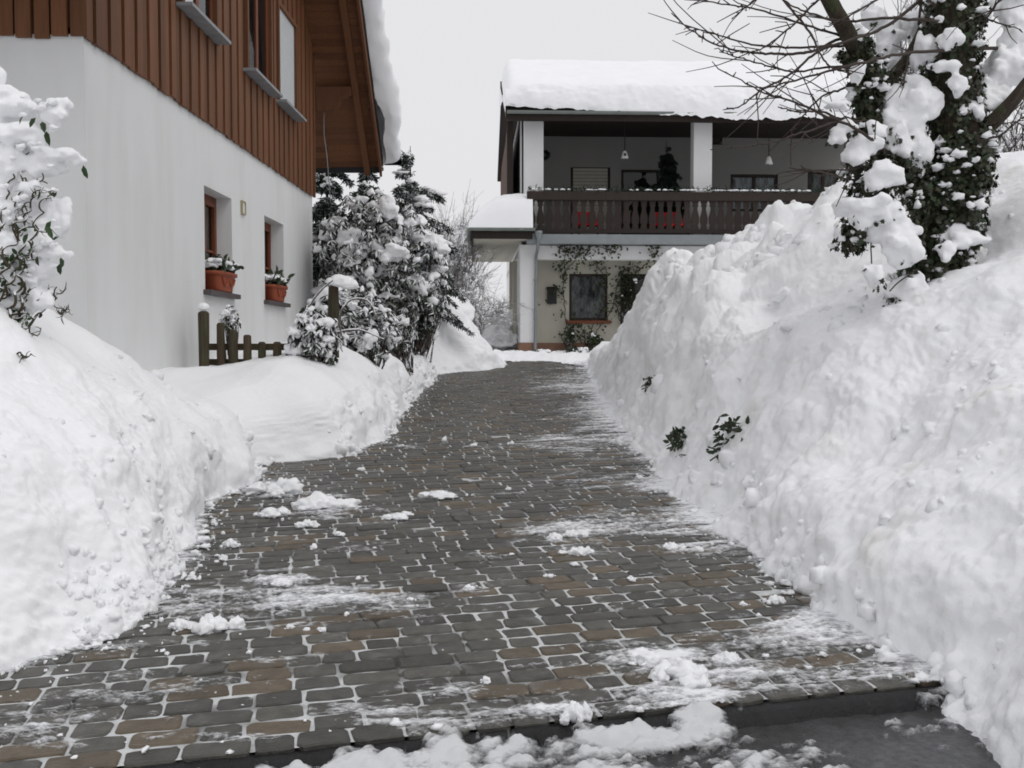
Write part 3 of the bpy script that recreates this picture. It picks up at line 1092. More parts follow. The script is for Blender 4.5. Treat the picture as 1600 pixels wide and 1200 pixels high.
TAB_LB = [
    (9.0, [(-0.3, -0.1), (0, 0), (0.12, 0.20), (0.35, 0.35), (0.8, 0.5), (8, 0.7)]),
    (10.2, [(-0.3, -0.1), (0, 0), (0.10, 0.34), (0.22, 0.56), (0.5, 0.76), (0.9, 0.88), (1.4, 0.82), (2.2, 0.76), (8, 0.74)]),
    (11.5, [(-0.3, -0.1), (0, 0), (0.10, 0.40), (0.22, 0.64), (0.5, 0.82), (0.9, 0.92), (1.5, 0.86), (2.2, 0.72), (8, 0.7)]),
    (14.0, [(-0.3, -0.1), (0, 0), (0.10, 0.36), (0.22, 0.58), (0.5, 0.74), (0.9, 0.84), (1.5, 0.86), (8, 0.75)]),
    (17.0, [(-0.3, -0.1), (0, 0), (0.10, 0.28), (0.25, 0.42), (0.5, 0.56), (0.9, 0.66), (1.5, 0.7), (8, 0.7)]),
    (21.2, [(-0.3, -0.1), (0, 0), (0.10, 0.22), (0.25, 0.36), (0.5, 0.5), (0.9, 0.6), (1.5, 0.7), (8, 0.7)]),
]


def extra_lb(X, Y, S):
    b = 0.16 * np.exp(-((Y - 12.2) / 0.5) ** 2 - ((S - 0.95) / 0.45) ** 2) + 0.14 * np.exp(-((Y - 14.3) / 0.5) ** 2 - ((S - 0.7) / 0.4) ** 2) - 0.15 * np.exp(-((Y - 13.3) / 0.35) ** 2 - ((S - 0.4) / 0.5) ** 2)
    return b


def rough_lb(X, Y, S, h):
    return np.clip(0.85 - 0.8 * smooth(0.12, 0.5, S), 0.03, 1)


bank_m, PM = bank('snow_bank', geo(9.0, 21.2, 0.0031), S_L, foot_lb, -1, TAB_LB, rough_lb, SNOW,
                  'low smooth snow bank in front of the picket fence and evergreen bush', 61, extra=extra_lb)

FC = np.array([(-1.75, 18.9), (-1.30, 19.6), (-0.75, 20.2), (-0.48, 20.8), (-0.45, 22.0), (-0.6, 23.0), (-0.85, 24.2), (-1.2, 25.0)])
TAB_LC = [
    (18.9, [(-0.3, -0.1), (0, 0), (0.2, 0.1), (0.6, 0.35), (1.0, 0.5), (1.8, 0.6), (6, 0.6)]),
    (20.3, [(-0.3, -0.1), (0, 0), (0.15, 0.28), (0.45, 0.65), (0.9, 1.25), (1.4, 1.72), (1.9, 1.8), (3, 1.2), (6, 0.9)]),
    (22.5, [(-0.3, -0.1), (0, 0), (0.15, 0.22), (0.45, 0.5), (0.9, 1.05), (1.4, 1.5), (1.9, 1.55), (3, 1.2), (6, 0.9)]),
    (25.0, [(-0.3, -0.1), (0, 0), (0.3, 0.15), (0.9, 0.4), (1.4, 0.6), (2.2, 0.7), (6, 0.7)]),
]
bank('snow_bank', np.linspace(18.9, 25.0, 210), np.concatenate([np.linspace(-0.2, 2.4, 150), np.linspace(2.42, 6, 40)]), footf(FC), -1, TAB_LC,
     lambda X, Y, S, h: np.clip(0.95 - 0.2 * smooth(1.2, 1.8, S), 0, 1), SNOW, 'ploughed snow heap at the far end, beside the frosted shrubs', 81)

# low bed of snow along the front of the far house
xs_, ys_ = np.linspace(-0.9, 3.2, 170), np.linspace(22.55, 27.2, 130)
X, Y = np.meshgrid(xs_, ys_, indexing='ij')
p = np.stack([X.ravel(), Y.ravel(), 0 * X.ravel()], 1)
hh = 0.20 * smooth(22.6, 23.3, Y + 0.25 * fbm(p * 1.5, 90, 2).reshape(X.shape)) - 0.16 * smooth(23.8, 25.0, Y) - 0.05
hh = hh + 0.07 * fbm(p * 2.2, 91, 3).reshape(X.shape) + 0.07 * (0.5 - worley(p * 4.5, 92)).reshape(X.shape)
idx = np.arange(X.size).reshape(X.shape)
f = np.stack([idx[:-1, :-1], idx[1:, :-1], idx[1:, 1:], idx[:-1, 1:]], -1).reshape(-1, 4)
o = obj('snow_bed', np.stack([X.ravel(), Y.ravel(), (gz(Y) + hh).ravel()], 1), f, SNOW, smooth_=True)
tag(o, 'low trampled bed of snow along the front of the balcony house', 'snow bed')


def bank_z(P, x, y):
    """height of a bank near (x, y)"""
    q = P.reshape(-1, 3)
    i = np.argmin((q[:, 0] - x) ** 2 + (q[:, 1] - y) ** 2)
    return q[i, 2]


def scatter_chunks(P, parent, n, seed, ylo, yhi, weight, rmin, rmax):
    r = np.random.default_rng(seed)
    q = P.reshape(-1, 3)
    w = weight(q) * ((q[:, 1] > ylo) & (q[:, 1] < yhi)) * smooth(-0.25, 0.5, fbm(q * 1.7, seed, 2)) / np.maximum(q[:, 1], 1)
    k = r.choice(len(q), n, p=w / w.sum())
    s_ = rmin + (rmax - rmin) * r.random(n) ** 3 * (0.4 + 0.6 * smooth(5, 11, q[k, 1]))
    rs = s_[:, None] * r.uniform(0.7, 1.35, (n, 3))
    o = obj('snow_chunks', *lumps(q[k] + np.c_[np.zeros(n), np.zeros(n), -s_ * 0.15], rs, 2, 0.75, 1.6, seed, 0.9, 0.3, 2), SNOW, parent, True)
    o['kind'] = 'stuff'


def hgt(q): return q[:, 2] - gz(q[:, 1])


scatter_chunks(PR, bank_r, 650, 611, 3.2, 18.0, lambda q: 0.25 + smooth(0.5, 0.0, hgt(q)) + 2.2 * smooth(1.6, 2.1, hgt(q)) * smooth(9.5, 11, q[:, 1]) * (q[:, 0] < 4.6), 0.016, 0.105)
scatter_chunks(PL, bank_l, 360, 612, 3.4, 9.2, lambda q: (q[:, 0] > -3.2) * (0.12 + 1.5 * smooth(0.45, 0.0, hgt(q))) * (hgt(q) > -0.02), 0.012, 0.065)
scatter_chunks(PM, bank_m, 240, 613, 9.6, 20.0, lambda q: (q[:, 0] > -2.6) * smooth(0.5, 0.05, hgt(q)) * (hgt(q) > -0.02), 0.014, 0.07)

# ------------------------------------------------------------------ house with timber cladding (gable wall along the driveway)
WX, YN, YF = -3.8, 8.63, 17.85                      # wall plane, near corner, far corner
ZB = EYE + 2.68                                     # underside of the cladding
YR = (YN + YF) / 2
PITCHT = 0.95


def roof_u(y):
    """underside of the roof above the gable wall"""
    return EYE + 4.55 - PITCHT * (np.abs(np.asarray(y) - YR) - (18.46 - YR))


house = thing('timber_house', (WX, YN, 0.3), 'white plastered house with brown timber gable and flower boxes at its windows', 'house')


def wall_holes(name, u0, u1, v0, v1, holes, depth, to3, m, parent):
    """wall face with rectangular openings and their reveals; to3(u, v, w) maps to the place, w = depth into the wall"""
    us = sorted({u0, u1, *[h[0] for h in holes], *[h[1] for h in holes]})
    vs_ = sorted({v0, v1, *[h[2] for h in holes], *[h[3] for h in holes]})
    V, Fc = [], []

    def quad(*pts):
        n = len(V)
        V.extend(to3(*p) for p in pts)
        Fc.append((n, n + 1, n + 2, n + 3))
    for a, b in zip(us[:-1], us[1:]):
        for c, d in zip(vs_[:-1], vs_[1:]):
            mu, mv = (a + b) / 2, (c + d) / 2
            if any(h[0] < mu < h[1] and h[2] < mv < h[3] for h in holes): continue
            quad((a, c, 0), (b, c, 0), (b, d, 0), (a, d, 0))
    for a, b, c, d in holes:
        quad((a, c, 0), (a, d, 0), (a, d, depth), (a, c, depth))
        quad((b, d, 0), (b, c, 0), (b, c, depth), (b, d, depth))
        quad((a, d, 0), (b, d, 0), (b, d, depth), (a, d, depth))
        quad((b, c, 0), (a, c, 0), (a, c, depth), (b, c, depth))
        quad((a, c, depth), (b, c, depth), (b, d, depth), (a, d, depth))
    return obj(name, V, Fc, m, parent)


GW = [(11.82, 12.93, EYE + 0.66, EYE + 1.90), (14.55, 15.70, EYE + 0.66, EYE + 1.90)]
UW = [(10.95, 12.15, EYE + 3.72, EYE + 5.2), (13.50, 14.75, EYE + 3.72, EYE + 5.2), (15.20, 16.35, EYE + 3.72, EYE + 5.16)]
DEPTH = 0.34
wall_holes('wall', YN, YF, 0.2, ZB + 0.03, GW, DEPTH, lambda u, v, w: (WX - w, u, v), STUCCO, house)
box('wall', WX - 8, WX - 0.001, YN, YN + 0.3, 0.2, ZB + 0.03, STUCCO, house)
box('wall', WX - 8, WX - 0.001, YF - 0.3, YF, 0.2, ZB + 0.03, STUCCO, house)
# ground floor windows
for (a, b, c, d) in GW:
    gx = WX - 0.20
    win = MB()
    t = 0.075
    win.box(gx - 0.06, gx, a, b, c, c + t).box(gx - 0.06, gx, a, b, d - t, d).box(gx - 0.06, gx, a, a + t, c + t, d - t).box(gx - 0.06, gx, b - t, b, c + t, d - t)
    w = win.build('window', WOOD_RED, house)
    mb = MB()
    m_ = (a + b) / 2
    for (p0, p1) in ((a + t + 0.004, m_ - 0.004), (m_ + 0.004, b - t - 0.004)):
        s = 0.06
        mb.box(gx - 0.05, gx + 0.018, p0, p1, c + t + 0.004, c + t + s).box(gx - 0.05, gx + 0.018, p0, p1, d - t - s, d - t - 0.004)
        mb.box(gx - 0.05, gx + 0.018, p0, p0 + s, c + t + s, d - t - s).box(gx - 0.05, gx + 0.018, p1 - s, p1, c + t + s, d - t - s)
        mb.box(gx - 0.03, gx + 0.006, p0 + s, p1 - s, c + 0.42 * (d - c), c + 0.42 * (d - c) + 0.03)
    mb.build('sash', WOOD_RED, w)
    for (p0, p1) in ((a + t, m_), (m_, b - t)):
        obj('pane', [(gx - 0.02, p0, c + t), (gx - 0.02, p1, c + t), (gx - 0.02, p1, d - t), (gx - 0.02, p0, d - t)], [(0, 1, 2, 3)], GLASS, w)
    ys2 = np.linspace(a + 0.05, b - 0.05, 60)
    cx = gx - 0.09 + 0.014 * np.sin(ys2 * 55)
    cv = np.vstack([np.c_[cx, ys2, np.full(60, c + 0.05)], np.c_[cx, ys2, np.full(60, d - 0.05)]])
    obj('curtain', cv, [(i, i + 1, 61 + i, 60 + i) for i in range(59)], CURTAIN, w)
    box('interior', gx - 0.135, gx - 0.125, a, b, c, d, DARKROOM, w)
    bbox('window_sill', WX - 0.18, WX + 0.09, a - 0.07, b + 0.07, c - 0.055, c + 0.004, SILL_D, house, 0.006)

# timber cladding, long wall
box('cladding', WX - 0.30, WX + 0.012, YN - 0.012, YF + 0.03, ZB, ZB + 0.05, WOOD_BACK, house)
clad = obj('cladding', *prism([(YN, ZB + 0.05), (YF + 0.03, ZB + 0.05), (YF + 0.03, float(roof_u(YF)) - 0.02), (YR, float(roof_u(YR)) - 0.02), (YN, float(roof_u(YN)) - 0.02)], 0, WX - 0.012, WX + 0.012), WOOD_BACK, house)
bw, pitch_ = 0.128, 0.156
y = YN - 0.02
k = 0
brd = np.random.default_rng(5)
while y < YF - 0.02:
    y1 = min(y + bw, YF + 0.05)
    proud = 0.018 if k % 2 else 0.0
    zb = ZB - 0.035 + brd.normal() * 0.006
    segs = [(zb, None)]
    for (a, b, c, d) in UW:
        if y1 > a - 0.05 and y < b + 0.05:
            segs = [(zb, c - 0.06), (d + 0.05, None)]
    for z0, z1 in segs:
        if z1 is None:
            ta, tb = float(roof_u(y)) - 0.03, float(roof_u(y1)) - 0.03
        else:
            ta = tb = z1
        if min(ta, tb) - z0 < 0.05: continue
        obj('board', *prism([(y, z0), (y1, z0), (y1, tb), (y, ta)], 0, WX + 0.014, WX + 0.036 + proud), WOOD, clad)
    y += pitch_
    k += 1
# timber cladding, near end wall
cladn = box('cladding', WX - 8, WX - 0.013, YN - 0.012, YN + 0.25, ZB + 0.003, float(roof_u(YN)), WOOD_BACK, house)
x = WX + 0.03
k = 0
while x > WX - 4.4:
    x0 = x - bw
    proud = 0.018 if k % 2 else 0.0
    box('board', x0, x, YN - 0.036 - proud, YN - 0.014, ZB - 0.035 + brd.normal() * 0.014, float(roof_u(YN)) - 0.05, WOOD, cladn)
    x -= pitch_
    k += 1
# upper windows
for i, (a, b, c, d) in enumerate(UW):
    gx = WX - 0.0 + 0.014
    t = 0.08
    fr = MB()
    fr.box(gx, gx + 0.075, a - 0.045, a + 0.03, c, d).box(gx, gx + 0.075, b - 0.03, b + 0.045, c, d).box(gx, gx + 0.075, a - 0.045, b + 0.045, d, d + 0.06)
    w = fr.build('window', WOOD, house)
    mb = MB()
    mb.box(gx - 0.008, gx + 0.02, a + 0.03, a + 0.1, c, d).box(gx - 0.008, gx + 0.02, b - 0.1, b - 0.03, c, d).box(gx - 0.008, gx + 0.02, a + 0.1, b - 0.1, c, c + t).box(gx - 0.008, gx + 0.02, a + 0.1, b - 0.1, d - t, d)
    mb.box(gx - 0.006, gx + 0.022, (a + b) / 2 - 0.05, (a + b) / 2 + 0.05, c + t, d - t)
    mb.build('sash', WOOD_RED, w)
    obj('pane', [(gx + 0.004, a + 0.03, c), (gx + 0.004, b - 0.03, c), (gx + 0.004, b - 0.03, d), (gx + 0.004, a + 0.03, d)], [(0, 1, 2, 3)], GLASS, w)
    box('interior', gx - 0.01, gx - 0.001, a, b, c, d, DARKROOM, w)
    if i == 2:
        z = c + 0.02
        while z < d - 0.02:
            z1 = min(z + 0.048, d)
            obj('shutter_slat', *prism([(gx + 0.024, z), (gx + 0.034, z + 0.002), (gx + 0.034, z1 - 0.006), (gx + 0.024, z1 - 0.002)], 1, a + 0.03, b - 0.03), SHUTTER, w)
            z += 0.048
    if i == 0:
        obj('shutter_panel', *boxvf(gx + 0.024, gx + 0.03, a + 0.03, a + 0.42, c + 0.02, d), SHUTTER, w)
    mb = MB()
    mb.box(gx + 0.02, gx + 0.20, a - 0.11, b + 0.11, c - 0.05, c - 0.012)
    sx = gx + 0.2
    ys2 = np.linspace(a - 0.11, b + 0.11, 26)
    zz = c - 0.05 - 0.028 * (0.5 + 0.5 * np.sin(ys2 * 26))
    V = [(sx - 0.03, q, c - 0.0495) for q in ys2] + [(sx - 0.03, q, zq) for q, zq in zip(ys2, zz)]
    mb.build('window_sill', SILL, house)
# roof: two pitches with boarded soffit, barge board, purlin, gutter, snow
XO = -2.84                                          # outer edge of the verge
XB = -12.0
EY1 = 19.62
EY0 = 2 * YR - EY1


def slab(xa, xb, ya, yb, da, db):
    """piece lying along the far roof pitch, da..db above the soffit line"""
    v = []
    for x in (xa, xb):
        for yy, dd in ((ya, da), (yb, da), (yb, db), (ya, db)):
            v.append((x, yy, float(roof_u(yy)) + dd))
    f = [(0, 1, 2, 3), (7, 6, 5, 4), (0, 4, 5, 1), (1, 5, 6, 2), (2, 6, 7, 3), (3, 7, 4, 0)]
    return np.array(v), f


roof = obj('roof', *slab(XB, XO + 0.02, YR, EY1, 0.055, 0.20), BLACK, house)
obj('roof_pitch', *slab(XB, XO + 0.02, EY0, YR, 0.055, 0.20), BLACK, house)
yy = YR + 1.2
while yy < EY1 - 0.05:
    obj('soffit_board', *slab(WX + 0.01, XO - 0.02, yy, min(yy + 0.088, EY1), 0.03, 0.053), WOOD, roof)
    yy += 0.094
yy = 17.95
while yy < EY1 - 0.05:
    obj('soffit_board', *slab(WX - 2.5, WX + 0.005, yy, min(yy + 0.088, EY1), 0.03, 0.053), WOOD, roof)
    yy += 0.094
obj('barge_board', *slab(XO - 0.005, XO + 0.04, EY0, YR, -0.13, 0.21), WOOD, roof)
obj('barge_board', *slab(XO - 0.005, XO + 0.04, YR, EY1 + 0.01, -0.13, 0.21), WOOD, roof)
obj('verge_trim', *slab(XO + 0.042, XO + 0.062, YR, EY1 + 0.02, 0.08, 0.20), BLACK, roof)
obj('rafter', *slab(XO - 0.30, XO - 0.19, YR, EY1 - 0.02, -0.13, 0.028), WOOD, roof)
# purlin end with a curved cut
zt = float(roof_u(18.32)) + 0.0
pp = [(WX + 0.02, zt), (XO - 0.31, zt), (XO - 0.31, zt - 0.12), (XO - 0.38, zt - 0.16), (XO - 0.50, zt - 0.24), (XO - 0.55, zt - 0.36), (XO - 0.62, zt - 0.43), (WX + 0.02, zt - 0.43)]
obj('purlin', *prism([(p_[0], p_[1]) for p_ in pp], 1, 18.16, 18.30), WOOD, house)
obj('eave_board', *boxvf(XB, XO - 0.006, EY1 + 0.002, EY1 + 0.03, float(roof_u(EY1)) - 0.06, float(roof_u(EY1)) + 0.2), BLACK, roof)
gp = [(EY1 + 0.035 + 0.07 + 0.07 * math.cos(a_), float(roof_u(EY1)) + 0.06 + 0.07 * math.sin(a_)) for a_ in np.linspace(math.pi, 2 * math.pi, 10)]
obj('gutter', *prism(gp, 0, XB, XO + 0.05), METAL_GREY, roof)
# snow lying on the roof, hanging over the verge
n_, m_ = 150, 26
ty = np.linspace(YR - 1.0, EY1 + 0.10, n_)
Q = []
for yq in ty:
    zr = float(roof_u(yq)) + 0.2
    th = 0.46
    row_ = [(XB, zr + th)]
    for s_ in np.linspace(0, 1, m_ - 1):
        a_ = s_ * math.pi
        ex = XO + 0.055 + 0.34 * math.sin(a_) ** 0.8 if s_ > 0 else XO - 0.4
        ez = zr + th / 2 + th / 2 * math.cos(a_)
        row_.append((ex, ez))
    Q.append([(q_[0], yq, q_[1]) for q_ in row_])
Q = np.array(Q)
fl = Q.reshape(-1, 3)
nz_ = fbm(fl * 1.6, 8, 3) * 0.09 + (0.5 - worley(fl * 4.0, 9)) * 0.05 + billow(fl * 6, 10, 2) * 0.012
bulge = 0.12 * np.exp(-((fl[:, 1] - 19.0) / 0.35) ** 2)
fl = fl + np.c_[(nz_ + bulge) * (fl[:, 0] > XO - 0.3), 0 * nz_, nz_ * 0.7]
idx = np.arange(n_ * m_).reshape(n_, m_)
f = np.stack([idx[:-1, :-1], idx[:-1, 1:], idx[1:, 1:], idx[1:, :-1]], -1).reshape(-1, 4)
f = np.vstack([f[:, ::-1]])
o = obj('roof_snow', fl, f, SNOW_SOFT, roof, smooth_=True)
# end face of the snow towards the eave
ed = fl[idx[-1]]
c0 = np.array([(q_[0], q_[1] + 0.0, float(roof_u(EY1)) + 0.1) for q_ in ed])
obj('roof_snow', np.vstack([ed, c0]), [(i, i + 1, m_ + i + 1, m_ + i) for i in range(m_ - 1)], SNOW_SOFT, roof, smooth_=True)
# lightning wire down the far corner
pts = spline([(WX + 0.14, 18.35, zt - 0.02), (WX + 0.13, 18.30, zt - 0.75), (WX + 0.2, 18.2, zt - 1.25), (WX + 0.28, 18.1, zt - 2.1)], 14)
obj('wire', *tube(pts, 0.008, 5), METAL_GREY, house, True)
# small plaque between the windows
pq = thing('wall_plaque', (WX, 13.42, EYE + 1.72), 'small yellowish framed plaque on the white wall between two windows', 'plaque')
mb = MB()
a, b, c, d = 13.33, 13.50, EYE + 1.76, EYE + 1.94
mb.box(WX, WX + 0.03, a, a + 0.018, c, d).box(WX, WX + 0.03, b - 0.018, b, c, d).box(WX, WX + 0.03, a + 0.018, b - 0.018, c, c + 0.018).box(WX, WX + 0.03, a + 0.018, b - 0.018, d - 0.018, d)
mb.build('frame', PLASTIC_Y, pq)
box('face', WX, WX + 0.016, a + 0.018, b - 0.018, c + 0.018, d - 0.018, WHITE, pq)


# flower boxes on the sills
def planter(y0, lab, seed):
    z0 = EYE + 0.668
    t = thing('flower_box', (WX, y0, z0), lab, 'flower box', 'terracotta flower boxes on the window sills')
    r = np.random.default_rng(seed)
    L, W, H = 0.40, 0.155, 0.24
    cx = WX - 0.03

    def ring(l, w, z, n=28):
        a_ = np.linspace(0, 2 * np.pi, n, endpoint=False)
        e = 0.55
        return np.c_[cx + w * np.sign(np.cos(a_)) * np.abs(np.cos(a_)) ** e, y0 + l * np.sign(np.sin(a_)) * np.abs(np.sin(a_)) ** e, np.full(n, z0 + z)]
    prof_ = [(0.76, 0.74, 0.0), (0.80, 0.78, 0.02), (0.90, 0.90, H * 0.7), (0.95, 0.94, H * 0.82), (1.06, 1.08, H * 0.83), (1.07, 1.1, H), (0.98, 0.98, H), (0.95, 0.94, H - 0.05)]
    rs_ = [ring(L * p_[0], W * p_[1], p_[2]) for p_ in prof_]
    V = np.vstack(rs_)
    n = 28
    f = [(i * n + k_, i * n + (k_ + 1) % n, (i + 1) * n + (k_ + 1) % n, (i + 1) * n + k_) for i in range(len(rs_) - 1) for k_ in range(n)]
    f.append(tuple(range(n))[::-1])
    f.append(tuple((len(rs_) - 1) * n + k_ for k_ in range(n)))
    bx_ = obj('pot', V, f, TERRA, t, True)
    # festoon relief
    for s_ in (-0.13, 0.13):
        ps = [(cx + W * 0.87, y0 + s_ + q_, z0 + H * 0.70 - 0.09 * (1 - (q_ / 0.12) ** 2)) for q_ in np.linspace(-0.12, 0.12, 12)]
        obj('festoon', *tube(ps, 0.014, 6), TERRA, bx_, True)
    N = 170
    pos = np.c_[cx + r.normal(size=N) * 0.07, y0 + r.uniform(-0.36, 0.36, N), z0 + H - 0.02 + np.abs(r.normal(size=N)) * 0.07]
    ax = np.c_[r.normal(size=N) + 0.3, r.normal(size=N), 0.5 + r.random(N)]
    o1 = obj('plant', *leaves(pos, ax, r.normal(size=(N, 3)), r.uniform(0.08, 0.17, N), 0.055), LEAFD, t)
    o1['kind'] = 'stuff'
    M_ = 52
    cs = np.c_[cx + r.normal(size=M_) * 0.065, y0 + r.uniform(-0.34, 0.34, M_), z0 + H + 0.04 + r.random(M_) * 0.09]
    rs2 = np.c_[r.uniform(0.035, 0.07, M_), r.uniform(0.04, 0.08, M_), r.uniform(0.03, 0.055, M_)]
    o1 = obj('snow', *lumps(cs, rs2, 2, 0.4, 1.6, seed), SNOW_SOFT, t, True)
    o1['kind'] = 'stuff'
    return t


planter(12.42, 'terracotta flower box with snowy plants on the nearer window sill', 3)
planter(15.14, 'terracotta flower box with snowy plants on the farther window sill', 4)

# ------------------------------------------------------------------ far house with balcony
FH0 = at(817, 547, 26.0)
FROT = R(3)
far = thing('balcony_house', (FH0[0], 26.0, float(gz(26.0)) - 0.02), 'two storey house with dark wooden balcony and thick snow on its roof', 'house', rotz=FROT)
KP = FPX / 26.0
ZG = float(gz(26.0)) - 0.02


def fz(py): return EYE + (HZN - py) / KP - ZG            # height above the far house's foot for a line on its front
def fx(px): return (px - 817) / KP


HW = 9.6                                            # width of the house
BD = 2.6                                            # depth of the loggia
ZF, ZE = fz(374), fz(187)                           # balcony floor, eave underside
# walls of the body
WBK = 1.15                                          # ground floor front stands back under the balcony
gwin = (fx(893) + 0.05, fx(950) + 0.15, fz(499), fz(423))
gwin2 = (fx(968) + 0.2, fx(1010) + 0.2, fz(520), fz(423))
wall_holes('wall', 0.3, HW, 0.25, fz(383), [gwin, gwin2], 0.16, lambda u, v, w: (u, WBK + w, v), CREAM, far)
box('plinth', 0.345, HW, WBK - 0.03, WBK + 0.1, -0.3, 0.27, PLINTH, far)
box('wall', -0.05, 0.3, WBK + 0.02, 11.0, -0.3, fz(383), STUCCO2, far)
# corner pier at ground level
bbox('pillar', -0.07, 0.34, 0.0, WBK + 0.01, 0.27, fz(383), STUCCO2, far, 0.012)
bbox('plinth', -0.10, 0.37, -0.03, WBK - 0.04, -0.3, 0.268, PLINTH, far, 0.012)
# door frame seen behind the pier on the side
bbox('door_frame', -0.24, -0.08, 3.0, 3.2, 0.1, fz(395), CREAM, far, 0.01)
bbox('door_frame', -0.20, -0.08, 1.6, 1.75, 0.1, fz(400), CREAM, far, 0.01)
# beam and slab under the balcony
bbox('beam', 0.345, HW, 0.05, 0.45, fz(405), fz(384), STUCCO2, far, 0.008)
box('ceiling', 0.345, HW, 0.45, WBK, fz(390), fz(384), STUCCO2, far)
bal = bbox('balcony', 0.10, HW, -0.45, BD, fz(383), fz(372), SILL, far, 0.008)
bbox('edge_trim', 0.08, HW, -0.50, -0.452, fz(384.5), fz(370), METAL_GREY, bal, 0.006)


def fwin(name, r_, y0, frame_m, curtain_m, parent, mull=(0.5,), t=0.07, depth=0.1):
    a, b, c, d = r_
    mb = MB()
    mb.box(a, b, y0, y0 + 0.06, c, c + t).box(a, b, y0, y0 + 0.06, d - t, d).box(a, a + t, y0, y0 + 0.06, c + t, d - t).box(b - t, b, y0, y0 + 0.06, c + t, d - t)
    for q in mull:
        x_ = a + q * (b - a)
        mb.box(x_ - 0.045, x_ + 0.045, y0 + 0.003, y0 + 0.057, c + t, d - t)
    w = mb.build(name, frame_m, parent)
    obj('pane', [(a + t, y0 + 0.03, c + t), (b - t, y0 + 0.03, c + t), (b - t, y0 + 0.03, d - t), (a + t, y0 + 0.03, d - t)], [(0, 1, 2, 3)], GLASS, w)
    if curtain_m:
        xs2 = np.linspace(a + 0.02, b - 0.02, 50)
        cy = y0 + 0.085 + 0.012 * np.sin(xs2 * 40)
        cv = np.vstack([np.c_[xs2, cy, np.full(50, c)], np.c_[xs2, cy, np.full(50, d)]])
        obj('curtain', cv, [(i, i + 1, 51 + i, 50 + i) for i in range(49)], curtain_m, w)
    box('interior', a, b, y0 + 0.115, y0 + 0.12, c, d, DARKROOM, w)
    return w


fwin('window', gwin, WBK + 0.03, WOOD_DARK, CURTAIN, far, mull=())
fwin('window', gwin2, WBK + 0.03, WOOD_DARK, None, far, mull=(0.5,))
bbox('window_sill', gwin[0] - 0.08, gwin[1] + 0.08, WBK - 0.12, WBK + 0.05, gwin[2] - 0.09, gwin[2] - 0.002, WOOD_RED, far, 0.01)
# loggia back wall and its openings
PERS = 1.0 + BD / 26.0


def bx(px): return fx(px) * PERS + 0.06
def bz(py): return (EYE + (HZN - py) / KP * PERS) - ZG


sh = (bx(895), bx(957), ZF, bz(263))
dr = (bx(974), bx(1034), ZF, bz(266))
w2 = (bx(1146), bx(1221), bz(330), bz(272))
w3 = (bx(1268), bx(1318), ZF, bz(266))
wall_holes('wall', 0.02, HW, ZF - 0.3, ZE + 0.3, [sh, dr, w2, w3], 0.16, lambda u, v, w: (u, BD + w, v), LOGGIA_SHADED, far)
w = fwin('shutter_window', sh, BD + 0.03, WOOD_DARK, None, far, mull=())
z = sh[2]
while z < sh[3] - 0.07:
    obj('shutter_slat', *prism([(BD + 0.012, z), (BD + 0.022, z), (BD + 0.026, z + 0.085), (BD + 0.014, z + 0.085)], 0, sh[0] + 0.075, sh[1] - 0.075), SHUTTER_B, w)
    z += 0.096
fwin('balcony_door', dr, BD + 0.03, WOOD_DARK, None, far, mull=())
fwin('window', w2, BD + 0.03, WOOD_DARK, CURTAIN_B, far, mull=(0.5,), t=0.08)
fwin('balcony_door', w3, BD + 0.03, WOOD_DARK, CURTAIN, far, mull=(0.5,))
# columns, ceiling, side wall
for a_, b_ in ((fx(819), fx(849)), (fx(1084), fx(1113)), (fx(1345), fx(1374))):
    bbox('column', a_, b_, 0.02, 0.42, ZF - 0.02, ZE + 0.05, STUCCO2, far, 0.01)
loggia = box('ceiling', -0.02, HW, 0.0, BD + 0.02, ZE + 0.06, ZE + 0.10, WOOD_DARK, far)
sidew = box('side_wall', -0.30, -0.26, 0.55, 10.0, fz(330), ZE + 0.3, WOOD_BACK, far)
for q in range(24):
    box('board', -0.325, -0.302, 0.55 + q * 0.13, 0.67 + q * 0.13, fz(330), ZE + 0.25, WOOD_DARK, sidew)
box('corner_board', -0.40, -0.24, 0.40, 0.545, fz(330), ZE + 0.12, WOOD_DARK, far)
box('side_wall', -0.05, -0.01, 0.45, 11.0, ZF - 0.3, ZE + 0.3, STUCCO2, far)
# balcony front: rails, flat sawn balusters, garland
ry = -0.44
bbox('top_rail', 0.08, HW, ry - 0.05, ry + 0.09, fz(318), fz(304.5), WOOD_DARK, bal, 0.012)
bbox('bottom_rail', 0.12, HW, ry - 0.02, ry + 0.06, fz(368), fz(361), WOOD_DARK, bal, 0.01)
zb0, zb1 = fz(362), fz(317)
hb = zb1 - zb0
prof2 = [(0.00, 0.085), (0.10, 0.085), (0.16, 0.060), (0.20, 0.088), (0.30, 0.100), (0.42, 0.098), (0.56, 0.070), (0.68, 0.052), (0.76, 0.052), (0.82, 0.080), (0.87, 0.058), (0.92, 0.085), (1.0, 0.085)]
poly = [(w_, zb0 + t_ * hb) for t_, w_ in prof2] + [(-w_, zb0 + t_ * hb) for t_, w_ in prof2[::-1]]
bme = None
x_ = 0.20
while x_ < 8.6:
    if bme is None:
        v_, f_ = prism(poly, 1, ry, ry + 0.03)
        bme = make_mesh('baluster', v_, f_, WOOD_DARK)
    b_ = link('baluster', bme, bal)
    b_.location = (x_, 0, 0)
    x_ += 0.222
gpts = np.c_[np.linspace(0.1, 8.6, 900), ry + 0.02 + rng.normal(size=900) * 0.05, fz(304) + np.abs(rng.normal(size=900)) * 0.045]
gar = obj('garland', *leaves(gpts, unit(900, 0.3), unit(900), rng.uniform(0.05, 0.13, 900), 0.025), NEEDLE, None)
M3 = Matrix.Translation(far.location) @ Matrix.Rotation(FROT, 4, 'Z')
gar.matrix_world = M3
